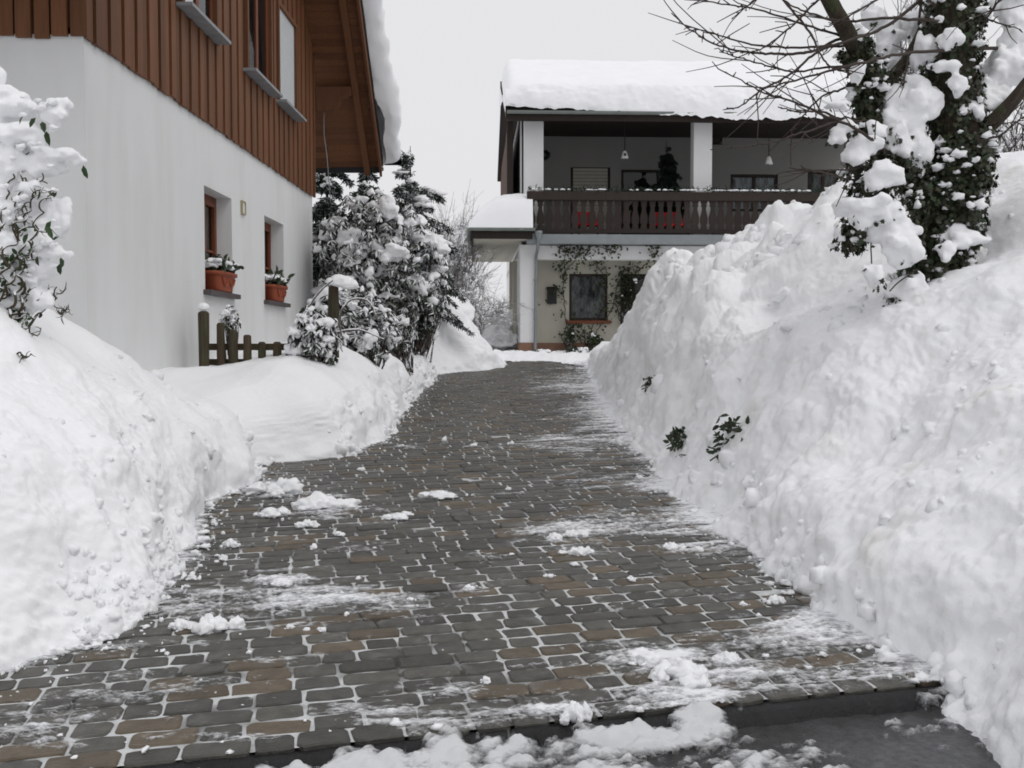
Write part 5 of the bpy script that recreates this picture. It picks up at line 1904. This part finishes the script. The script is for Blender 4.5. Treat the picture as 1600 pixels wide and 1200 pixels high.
# --- climbing rose on the far house
base = world_of((fx(925), WBK - 0.25, 0.1))
t = thing('climbing_rose', base, 'sparse climbing rose trained round the ground floor window and beam', 'climbing plant')
mb = MB()
rp = []
r = np.random.default_rng(9)
for pl in ([(925, 545), (930, 520), (938, 500), (956, 470), (952, 430), (940, 410), (915, 398), (890, 395), (868, 385)],
           [(925, 545), (918, 515), (905, 505)], [(930, 545), (945, 510), (965, 480), (975, 440), (985, 420), (1005, 410)],
           [(893, 545), (890, 500), (886, 450), (888, 420), (882, 400), (895, 378)], [(888, 420), (905, 400), (925, 385), (955, 392)],
           [(975, 440), (1000, 425), (1020, 400), (1028, 380)], [(940, 410), (955, 388), (963, 375)], [(956, 470), (972, 475), (978, 500)], [(893, 545), (880, 520)], [(930, 545), (915, 530), (900, 538)], [(886, 460), (872, 450), (862, 470)]):
    pts = [world_of((fx(px) + (0.0 if py > 405 else 0.02), (WBK - 0.10) if py > 408 else 0.0 - 0.02, fz(py))) for px, py in pl]
    sp = spline(pts, 8 * len(pl)) + r.normal(size=(8 * len(pl), 3)) * 0.008
    mb.add(*tube(sp, 0.011, 5, False))
    rp.append(sp)
mb.build('stems', TWIG, t, True)
sp = np.concatenate(rp)
w_ = np.where(sp[:, 2] > base[2] + 1.9, 1.0, 0.35)
k = r.choice(len(sp), 900, p=w_ / w_.sum())
P = sp[k] + r.normal(size=(900, 3)) * np.array((0.12, 0.05, 0.13))
stuff(obj('leaves', *leaves(P, unit(900, -0.5), unit(900), r.uniform(0.05, 0.12, 900), 0.06), LEAFR, t))
for (px, py, rx, rz, lab, sd) in ((893, 522, 0.16, 0.28, 'small dark evergreen against the cream wall below the mailbox', 3), (985, 460, 0.34, 0.65, 'dense dark ivy clump beside the ground floor window', 4), (935, 532, 0.22, 0.16, 'low dark plant at the foot of the climbing rose', 5)):
    q = world_of((fx(px) + 0.05, WBK - 0.3, fz(py)))
    whorl_shrub('wall_shrub', lab, (q[0], q[1], ZG), q, (rx, 0.16, rz), int(150 * rx / 0.2), 0.07, 0.03, sd + 40, 5, 0.03, 4, 0.4, LEAFR, nl=6)
for (px, py, lab, sd) in ((845, 553, 'dark low ground cover showing through snow below the downpipe', 61), (905, 548, 'dark creeping stems showing through the snow bed', 62)):
    q = at(px, py, 23.9)
    whorl_shrub('ground_cover', lab, (q[0], q[1], q[2] - 0.15), q, (0.42, 0.3, 0.09), 130, 0.07, 0.025, sd, 14, 0.05, 4, 0.3, LEAFD, nl=6, catg='plant')

# --- leaves of the buried hedge showing in the tall bank
for i, (px, py, n, lab) in enumerate(((1008, 598, 22, 'dark hedge leaves peeking from the tall bank near its far end'), (1058, 682, 26, 'dark hedge leaves peeking low from the middle of the tall bank'), (1138, 668, 24, 'hedge sprig with leaves sticking out of the tall bank'), (1118, 708, 10, 'few hedge leaves just below the sticking out sprig'))):
    c = surf_at(PR, px, py)
    r = np.random.default_rng(100 + i)
    t = thing('hedge_sprig', c, lab, 'hedge leaves', 'buried hedge showing through the bank')
    P = c + np.array((0.02, 0.02, 0)) + r.normal(size=(n * 3, 3)) * np.array((0.045, 0.10, 0.05))
    stuff(obj('leaves', *leaves(P, unit(n * 3, -0.2) + np.array((-0.5, -0.2, -0.2)), unit(n * 3), r.uniform(0.05, 0.09, n * 3), 0.034), LEAFD, t))
    mb = MB()
    for k in range(5):
        e = c + np.array((-0.04, -0.03, 0)) + r.normal(size=3) * 0.05
        mb.add(*tube([c + (0.15, 0.1, 0), (c + e) / 2 + r.normal(size=3) * 0.02, e], 0.006, 4, False))
    mb.build('twigs', TWIG, t)
# --- dark gate post in the bank
c = at(1026, 462, 15.6)
t = thing('wooden_post', (c[0], 15.6, c[2] - 0.5), 'dark post standing in the tall snow bank with a snow cap', 'post')
bbox('post', c[0] - 0.02, c[0] + 0.12, 15.53, 15.68, c[2] - 0.9, at(1026, 436, 15.6)[2], WOOD_DARK, t, 0.01)
obj('snow_cap', *lumps([(c[0] + 0.08, 15.6, at(1026, 432, 15.6)[2]), (c[0] + 0.2, 15.55, at(1026, 445, 15.6)[2])], [(0.17, 0.17, 0.14), (0.12, 0.15, 0.13)], 3, 0.2, 1.4, 4), SNOW_SOFT, t, True)

# ------------------------------------------------------------------ ivy covered tree
TD = 7.3
tree = thing('ivy_tree', at(1455, 520, TD), 'leaning tree wrapped in snowy ivy with bare branches on the tall bank', 'tree')
tr = np.random.default_rng(77)


def limb(name, pl, d0, d1, r0, r1, n=40, sides=12, m=BARK):
    ds = np.linspace(d0, d1, len(pl))
    pts = spline([at(px, py, d) for (px, py), d in zip(pl, ds)], n)
    v, f = tube(pts, np.linspace(r0, r1, n), sides)
    v = v + (fbm(v * 7, 55, 3) * 0.12 * r0)[:, None] * unit(len(v)) * 0.4
    obj(name, v, f, m, tree, True)
    return pts, np.linspace(r0, r1, n)


MAIN = [(1440, 640), (1452, 520), (1462, 420), (1484, 320), (1497, 230), (1488, 150), (1484, 70), (1494, 0), (1500, -90), (1490, -240), (1500, -420)]
tp, trd = limb('trunk', MAIN, TD, TD, 0.19, 0.15, 90, 18)
STEM = [(1478, 330), (1432, 275), (1385, 225), (1360, 170), (1356, 115), (1326, 55), (1296, 0), (1255, -90), (1230, -200)]
sp1, sr1 = limb('limb', STEM, TD, TD - 0.35, 0.085, 0.045, 60)
sp2, sr2 = limb('limb', [(1360, 172), (1388, 128), (1424, 82), (1452, 20), (1480, -60)], TD - 0.1, TD + 0.3, 0.05, 0.028, 30)
sp3, sr3 = limb('limb', [(1500, 235), (1535, 205), (1570, 172), (1605, 130), (1660, 60)], TD, TD - 0.2, 0.07, 0.035, 30)


def z3(p): return (1040 + p[0] / 2.857, p[1] / 2.857)


BR = [[(1480, 215), (1100, 235), (900, 275), (700, 325), (480, 385), (420, 395)], [(840, 190), (780, 160), (620, 110), (420, 45), (240, 15), (60, -10)],
      [(860, 200), (700, 210), (500, 210), (350, 190), (200, 145), (100, 120)], [(870, 130), (760, 180), (650, 230), (500, 240), (380, 235), (240, 205), (120, 140), (25, 60)],
      [(880, 300), (720, 300), (560, 320), (390, 275), (240, 230)], [(1140, 0), (980, 120), (820, 180), (680, 230), (560, 330), (430, 400), (340, 470), (265, 488)],
      [(1080, 700), (980, 670), (860, 580), (700, 510), (560, 450), (430, 410), (265, 320)], [(760, -60), (680, 0), (560, 120), (440, 210), (370, 235)],
      [(1300, 90), (1220, 95), (1000, 80), (800, 95), (650, 60), (540, 10), (500, -60)], [(500, -30), (640, 140), (690, 240), (740, 300), (830, 330)],
      [(880, 360), (780, 400), (700, 430), (620, 510), (560, 590)], [(1000, -40), (940, 0), (820, 70), (730, 110)],
      [(1000, 820), (820, 800), (700, 770), (620, 760)], [(1400, 570), (1480, 550), (1540, 480), (1600, 390), (1680, 300)],
      [(1380, 630), (1400, 630), (1500, 600), (1600, 520), (1700, 470)], [(1090, 230), (1070, 330), (1060, 370)], [(430, -30), (400, 0), (300, 80)],
      [(1000, 560), (800, 540), (620, 590), (450, 640), (200, 668)], [(1390, 130), (1450, 60), (1500, -20)], [(1390, 60), (1450, 90), (1580, 130)], [(1130, 110), (1140, 0), (1150, -60)],
      [(1010, 670), (900, 740), (740, 760), (550, 750)], [(820, 560), (700, 500), (600, 500), (500, 480)], [(860, 640), (760, 600), (660, 440), (650, 420)]]
rb = np.random.default_rng(31)
for i, pl in enumerate(BR):
    d = TD - rb.uniform(0.0, 0.9)
    pts = spline([at(*z3(p), TD + (d - TD) * min(1, j / 2)) for j, p in enumerate(pl)], 8 * len(pl))
    pts = pts + fbm(np.c_[np.arange(len(pts)) * 0.5, np.full(len(pts), i * 3.1), np.zeros(len(pts))], 8, 2)[:, None] * np.array((0.004, 0.01, 0.012))
    r0 = 0.013 if i in (0, 5, 6, 8, 3) else 0.010
    mb = MB()
    mb.add(*tube(pts, np.linspace(r0, 0.0035, len(pts)), 6, False))
    for k in range(len(pl)):                      # short spurs and buds
        j = int(rb.integers(6, len(pts) - 1))
        tdir = pts[j] - pts[j - 1]
        tdir /= np.linalg.norm(tdir)
        e = pts[j] + (tdir * 0.7 + rb.normal(size=3) * 0.5) * rb.uniform(0.03, 0.22)
        mb.add(*tube([pts[j], (pts[j] + e) / 2 + rb.normal(size=3) * 0.01, e], [0.0045, 0.004, 0.003], 5, False))
    for k in range(3):                            # finer side twigs fanning out
        j = int(rb.integers(4, len(pts) - 3))
        tdir = pts[j + 1] - pts[j - 1]
        tdir /= np.linalg.norm(tdir)
        l = rb.uniform(0.18, 0.5)
        e = pts[j] + (tdir + rb.normal(size=3) * np.array((0.35, 0.35, 0.4))) * l
        mb.add(*tube(spline([pts[j], (pts[j] + e) / 2 + rb.normal(size=3) * l * 0.07, e], 7), np.linspace(0.0045, 0.0022, 7), 5, False))
    for j in range(8, len(pts), 3):
        e = pts[j] + rb.normal(size=3) * 0.012
        mb.add(*tube([pts[j], e], [0.006, 0.003], 4))
    mb.build('branch', TWIG, tree, True)
# ivy
IP, IN_ = [], []


def ivy_on(pts, rad, n, thick, t0=0.0, t1=1.0):
    s = tr.uniform(t0, t1, n) * (len(pts) - 1.001)
    i = s.astype(int)
    u = (s - i)[:, None]
    c = pts[i] * (1 - u) + pts[i + 1] * u
    tg = pts[i + 1] - pts[i]
    tg /= np.linalg.norm(tg, axis=1)[:, None]
    a = tr.normal(size=(n, 3))
    a -= (a * tg).sum(1)[:, None] * tg
    a /= np.linalg.norm(a, axis=1)[:, None]
    th = thick * (0.5 + 1.0 * smooth(-0.4, 0.6, fbm(c * 3 + a, 66, 2)))
    IP.append(c + a * (rad[i] + th * tr.random(n) ** 0.6)[:, None])
    IN_.append(a)


ivy_on(tp, trd, 7000, 0.095, 0.10, 0.42)
ivy_on(tp, trd, 1500, 0.055, 0.42, 0.72)
ivy_on(sp1, sr1, 2600, 0.08, 0.0, 0.60)
ivy_on(sp2, sr2, 200, 0.06, 0.0, 0.3)
hang = spline([at(1368, 200, TD - 0.2), at(1350, 250, TD - 0.3), at(1352, 300, TD - 0.3), at(1338, 350, TD - 0.3), at(1330, 392, TD - 0.3)], 30)
ivy_on(hang, np.linspace(0.03, 0.02, 30), 1000, 0.13)
hang2 = spline([at(1450, 300, TD - 0.2), at(1425, 340, TD - 0.3), at(1420, 400, TD - 0.3), at(1412, 470, TD - 0.3), at(1405, 515, TD - 0.3)], 30)
ivy_on(hang2, np.linspace(0.03, 0.01, 30), 380, 0.10)
hang3 = spline([at(1400, 250, TD - 0.2), at(1375, 285, TD - 0.35), at(1365, 320, TD - 0.4), at(1380, 340, TD - 0.4)], 20)
ivy_on(hang3, np.linspace(0.03, 0.02, 20), 320, 0.12)
IPa, INa = np.concatenate(IP), np.concatenate(IN_)
n = len(IPa)
ax = np.array((0, 0, -0.8)) + INa * 0.35 + tr.normal(size=(n, 3)) * 0.4
sz = tr.uniform(0.024, 0.050, n)
v_, f_ = leaves(IPa, ax, INa + tr.normal(size=(n, 3)) * 0.35, sz, sz, IVY, IVY_F)
o = obj('ivy', v_, f_, None, tree, mats=[IVYM, IVYB], fmat=np.repeat((tr.random(n) < 0.5).astype(int), len(IVY_F)))
mb = MB()
for pl in ([(1418, 315), (1400, 330), (1378, 352), (1362, 372), (1362, 412)], [(1390, 322), (1398, 345), (1410, 368), (1422, 372)], [(1345, 300), (1336, 330), (1330, 380), (1334, 400)], [(1435, 420), (1405, 440), (1390, 455)]):
    mb.add(*tube(spline([at(px, py, TD - 0.4) for px, py in pl], 16), 0.005, 5, False))
mb.build('ivy_stem', TWIG, tree, True)
# lodged snow: small pats on the ivy, large cushions in the forks
k = tr.choice(n, 650, replace=False)
k = k[(INa[k, 2] > -0.2)]
cs = IPa[k] + INa[k] * 0.02
sc = (0.010 + 0.030 * tr.random(len(k)) ** 2)[:, None]
stuff(obj('snow', *lumps(cs, sc * np.c_[tr.uniform(0.7, 1.4, len(k)), tr.uniform(0.7, 1.2, len(k)), tr.uniform(0.6, 1.1, len(k))], 2, 0.95, 1.7, 70, 0.7), SNOW_SOFT, tree, True))
PADS = [(1418, 180, 46, 52, 0), (1438, 148, 34, 30, 0), (1400, 215, 26, 30, -0.1), (1432, 225, 24, 40, -0.05), (1432, 262, 12, 26, 0), (1342, 235, 34, 24, -0.3), (1368, 205, 20, 16, -0.2), (1375, 280, 32, 22, -0.35), (1352, 325, 42, 24, -0.4), (1390, 340, 32, 26, -0.3), (1400, 375, 44, 38, -0.3), (1368, 430, 20, 22, -0.45), (1345, 345, 20, 26, -0.4),
        (1505, 372, 36, 22, -0.1), (1480, 392, 20, 16, -0.2), (1420, 455, 28, 30, -0.2), (1445, 80, 22, 34, 0.05), (1475, 105, 26, 14, -0.1), (1485, 60, 22, 16, -0.12), (1340, 115, 14, 22, -0.2), (1390, 60, 26, 34, 0.2), (1372, 30, 24, 26, 0.2), (1425, 40, 26, 34, 0.3), (1400, 105, 22, 26, 0.2), (1450, 20, 24, 30, 0.3),
        (1540, 150, 40, 36, 0.05), (1565, 110, 42, 48, 0.1), (1590, 60, 36, 56, 0.15), (1600, 0, 46, 50, 0.2), (1520, 172, 26, 20, 0), (1310, 215, 18, 12, -0.4), (1325, 200, 16, 10, -0.4), (1345, 60, 12, 16, -0.1), (1305, 165, 20, 6, -0.45), (1500, 130, 16, 20, -0.15), (1510, 415, 40, 34, 0.15), (1545, 330, 26, 60, 0.5)]
cs, rs = [], []
for px, py, rx, rz_, dd in PADS:
    c = at(px, py, TD + dd - (0.14 if px < 1530 and dd < 0.15 else 0))
    s_ = TD / FPX
    cs.append(c)
    rs.append((rx * s_ * 0.92, rx * s_ * 0.75, rz_ * s_ * 0.92))
snow_mass('snow_load', cs, np.array(rs) * 0.9, SNOW_SOFT, tree, 0.013, 71, 7, 0.85, 0.020, 7.0)
# ivy leaves and twigs standing clear of the snow
k = np.array([j for j in range(len(PADS)) if PADS[j][0] < 1530])
nl_ = 170
j = tr.choice(k, nl_)
u = tr.normal(size=(nl_, 3))
u[:, 1] = -np.abs(u[:, 1]) * 0.6
u[:, 2] -= 0.9
u /= np.linalg.norm(u, axis=1)[:, None]
Pq = np.array(cs)[j] + u * np.array(rs)[j] * tr.uniform(0.9, 1.15, (nl_, 1))
szq = tr.uniform(0.022, 0.042, nl_)
stuff(obj('ivy_outer', *leaves(Pq, np.array((0, 0, -0.7)) + u * 0.5 + tr.normal(size=(nl_, 3)) * 0.3, u, szq, szq, IVY, IVY_F), IVYM, tree))

# --- snow laden shrubs behind the tree
c = at(1575, 285, 10.5)
twig_shrub('bare_shrub', 'snow laden bare shrub behind the ivy tree at the picture edge', (c[0], 10.5, c[2] - 0.25), 1.3, 0.9, 26, 15, TWIG_S, rad=0.011, snow=150, arch=0.2)
c = at(1440, 285, 11.5)
twig_shrub('bare_shrub', 'bare shrub loaded with snow seen between the trunk and its limb', (c[0], 11.5, c[2] - 0.3), 2.6, 0.75, 30, 16, TWIG_S, rad=0.012, snow=260)

# ------------------------------------------------------------------ contorted hazel on the near bank
HD = 6.3
hz = np.random.default_rng(14)
hb = at(15, 520, HD)
hazel = thing('contorted_hazel', hb, 'contorted shrub with corkscrew twigs and curled leaves under heavy snow', 'shrub')
mbs = MB()
tips = []


def curly(p, d, l, r, amp, depth):
    n = max(10, int(l / 0.012))
    ph = hz.random(3) * 6.28
    fq = hz.uniform(26, 48)
    pts = [np.array(p, float)]
    d = np.array(d, float)
    for i in range(n):
        s_ = i * l / n
        wob = np.array((math.sin(fq * s_ + ph[0]), math.sin(fq * 0.83 * s_ + ph[1]), math.sin(fq * 1.13 * s_ + ph[2]))) * amp
        dd = d + wob
        dd /= np.linalg.norm(dd)
        pts.append(pts[-1] + dd * l / n)
    pts = np.array(pts)
    mbs.add(*tube(pts, np.linspace(r, r * 0.4, len(pts)), 5, False))
    tips.append(pts)
    if depth > 0:
        for k in range(3 if depth > 1 else 4):
            j = int(hz.uniform(0.3, 0.98) * (len(pts) - 1))
            nd = d * 0.4 + hz.normal(size=3) * np.array((0.8, 0.4, 0.6))
            curly(pts[j], nd / np.linalg.norm(nd), min(0.2, l * hz.uniform(0.2, 0.4)), r * 0.55, amp * 1.3, depth - 1)


for tx, ty_ in ((45, 190), (75, 215), (110, 255), (60, 280), (95, 330), (40, 330), (70, 390), (20, 250), (110, 430), (80, 440), (0, 200), (30, 160)):
    e = at(tx, ty_, HD + hz.normal() * 0.15)
    b0 = hb + hz.normal(size=3) * np.array((0.08, 0.08, 0.02)) - np.array((0.05, 0, 0))
    v = e - b0
    curly(b0, v / np.linalg.norm(v), np.linalg.norm(v) * 1.12, 0.011, 0.75, 2)
mbs.build('twigs', HAZEL_S, hazel, True)
LP = [(36, 182), (56, 184), (72, 205), (130, 258), (95, 402), (93, 412), (58, 400), (20, 395), (35, 405), (10, 400), (80, 345), (44, 365), (72, 352), (66, 190)]
P = np.array([at(px, py, HD - 0.12) for px, py in LP])
for q in P: obj('leaf', *leaves([q], [(hz.normal() * 0.4, hz.normal() * 0.3, -1)], [(hz.normal() * 0.6, -1, hz.normal() * 0.5)], hz.uniform(0.06, 0.10), 0.035), LEAFG, hazel)
tw = np.concatenate(tips)
k = hz.choice(len(tw), 130)
stuff(obj('leaf_bits', *leaves(tw[k], unit(130, -0.8), unit(130), hz.uniform(0.03, 0.07, 130), 0.025), LEAFG, hazel))
HP = [(10, 478, 46, 22), (55, 465, 34, 20), (30, 410, 30, 24), (18, 165, 44, 28), (84, 176, 26, 24), (66, 250, 42, 26), (0, 285, 24, 30), (16, 330, 38, 30), (72, 332, 26, 20), (92, 345, 20, 40), (24, 440, 42, 26), (58, 420, 32, 18), (0, 122, 9, 18), (60, 365, 30, 30), (108, 398, 9, 8), (30, 210, 40, 22), (20, 385, 34, 26), (100, 240, 22, 12), (125, 252, 12, 8), (-30, 180, 50, 60), (-30, 300, 50, 60), (-30, 420, 50, 60), (50, 300, 26, 20), (75, 390, 22, 18), (15, 250, 30, 24)]
cs = [at(px, py, HD + 0.09 + hz.normal() * 0.04) for px, py, _, _ in HP]
rs = [(a * HD / FPX, a * HD / FPX * 0.8, b * HD / FPX) for _, _, a, b in HP]
snow_mass('snow_load', cs, np.array(rs) * 1.0, SNOW_SOFT, hazel, 0.011, 72, 7, 0.7, 0.022, 6.0)
cs = np.array([at(px, py, HD - 0.02) for px, py in zip(hz.uniform(0, 90, 50), hz.uniform(150, 440, 50))])
stuff(obj('snow_tufts', *lumps(cs, hz.uniform(0.012, 0.03, (50, 1)) * np.array((1.2, 1, 0.8)), 2, 0.6, 1.5, 73, 0.8), SNOW_SOFT, hazel, True))
# twigs poking from the bank below it
for i, (px, py) in enumerate(((52, 510), (25, 540), (105, 470))):
    c = surf_at(PL, px, py, 12)
    t = thing('hazel_shoot', c, ['curly shoot poking out of the near bank below the twisted shrub', 'lowest curly shoot buried in the near bank', 'hanging curly shoot at the edge of the twisted shrub'][i], 'twig')
    mbs = MB()
    tips = []
    for q in range(3):
        dv = np.array((hz.normal() * 0.6 + 0.3, -0.5, hz.normal() * 0.5 + 0.3))
        curly(c - np.array((0, -0.03, 0.02)), dv / np.linalg.norm(dv), 0.16, 0.006, 0.9, 1)
    mbs.build('twigs', HAZEL, t, True)

# ------------------------------------------------------------------ loose snow on the paving
def clump(px, py, w, h, lab, seed, grp, k=10):
    g = ground_at(px, py)
    r = np.random.default_rng(seed)
    s_ = g[1] / FPX
    W, Hh = w * s_, h * s_ * 1.05
    cs, rs = [], []
    for i in range(k):
        q = r.uniform(0.14, 0.5) if i else 0.55
        off = r.normal(size=2) * W * 0.5 * (i > 0)
        cs.append((g[0] + off[0], g[1] + off[1] * 0.8, g[2] + Hh * q * 0.35))
        rs.append((W * q, W * q * r.uniform(0.7, 1.1), Hh * q * r.uniform(0.8, 1.2)))
    o = obj('snow_clump', *lumps(cs, rs, 3, 0.7, 1.6, seed, 0.6, 0.4, 3), SNOW, smooth_=True)
    tag(o, lab, 'snow clump', grp)


G1 = 'loose snow clumps on the paving'
for i, (px, py, w, h, lab) in enumerate([
    (1070, 1062, 40, 34, 'fist sized white snow lump near the black kerb strip'), (897, 1122, 22, 32, 'upright snow lump standing at the edge of the slush'), (685, 776, 28, 10, 'flat long snow scrap alone in the middle of the driveway'),
    (334, 982, 32, 26, 'crumbly snow clump off the corner of the near bank'), (286, 980, 20, 16, 'small snow clump touching the crumbly one by the near bank'), (442, 768, 36, 24, 'elongated snow clump by the end of the near bank'),
    (496, 792, 42, 24, 'ragged spread out snow clump beside the gap between the banks'), (420, 806, 24, 14, 'snow clump lying at the foot of the near bank end'), (482, 822, 16, 12, 'round snow lump in front of the ragged clump'),
    (902, 838, 18, 14, 'topmost snow clump of the trio on the swept patch'), (868, 843, 16, 12, 'snow clump of the trio farthest from the tall bank'), (906, 866, 20, 13, 'lowest snow clump of the trio on the swept patch'),
    (1052, 858, 14, 12, 'snow lump near the foot of the tall bank'), (1208, 942, 13, 15, 'single snow ball beside the tall bank foot'), (622, 810, 22, 9, 'thin snow scrap in mid driveway'), (1138, 1032, 24, 14, 'low snow clump behind the black kerb strip'), (360, 853, 12, 12, 'round snow ball fallen from the near bank'), (1015, 1035, 34, 16, 'wide low snow clump beside the fist sized lump'), (440, 912, 22, 10, 'low snow scrap on the swept streaks')]):
    clump(px, py, w, h, lab, 200 + i, G1)
for i, (px, py, w, h) in enumerate([(695, 689, 6, 8), (970, 692, 12, 10), (986, 906, 9, 7), (528, 836, 10, 8), (490, 858, 10, 9), (454, 982, 10, 9), (505, 986, 9, 7), (760, 1066, 12, 10), (732, 921, 14, 9), (349, 875, 12, 9), (1000, 748, 10, 7), (795, 765, 8, 5), (565, 735, 10, 6), (740, 697, 9, 5), (800, 694, 6, 6), (1160, 945, 8, 6), (480, 985, 8, 6), (860, 902, 10, 6), (1090, 860, 10, 9), (300, 905, 12, 9), (560, 905, 8, 5), (640, 938, 8, 6), (1010, 690, 8, 8), (930, 905, 6, 4)]):
    clump(px, py, w, h, 'small loose crumb of snow lying on the dark paving', 300 + i, 'little snow crumbs on the paving', 3)
# countless crumbs along the feet of the banks and in the swept patches
rc = np.random.default_rng(91)
pts = []
for foot, sgn, y0, y1, n in ((foot_r, -1, 3.3, 21, 650), (foot_la, 1, 3.3, 9.3, 380), (foot_lb, 1, 9.9, 20, 300)):
    y = np.exp(rc.uniform(math.log(y0), math.log(y1), n))
    s_ = rc.exponential(0.10, n) - 0.03
    pts.append(np.c_[foot(y) + sgn * s_, y, s_])
for sx, sy, rx, ry, a in SPOTS:
    for q in range(int(5 * a)):
        g = ground_at(sx + rc.normal() * rx * 0.7, sy + rc.normal() * ry * 0.8)
        pts.append([[g[0], g[1], 0.2]])
P = np.vstack(pts)
P = P[(P[:, :2] @ VX) > VK + 0.03]
n = len(P)
s_ = 0.003 + 0.012 * rc.random(n) ** 4 + 0.03 * rc.random(n) * (rc.random(n) < 0.22) * (P[:, 2] < 0.07)
cs = np.c_[P[:, 0], P[:, 1], SLOPE * P[:, 1] + s_ * 0.45]
o = obj('snow_crumbs', *lumps(cs, s_[:, None] * rc.uniform(0.6, 1.7, (n, 3)) * np.array((1, 1, 0.75)), 2, 1.0, 1.6, 93, 0.6, 0.3), SNOW, smooth_=True)
tag(o, 'countless tiny snow crumbs along the feet of the banks', kind='stuff')
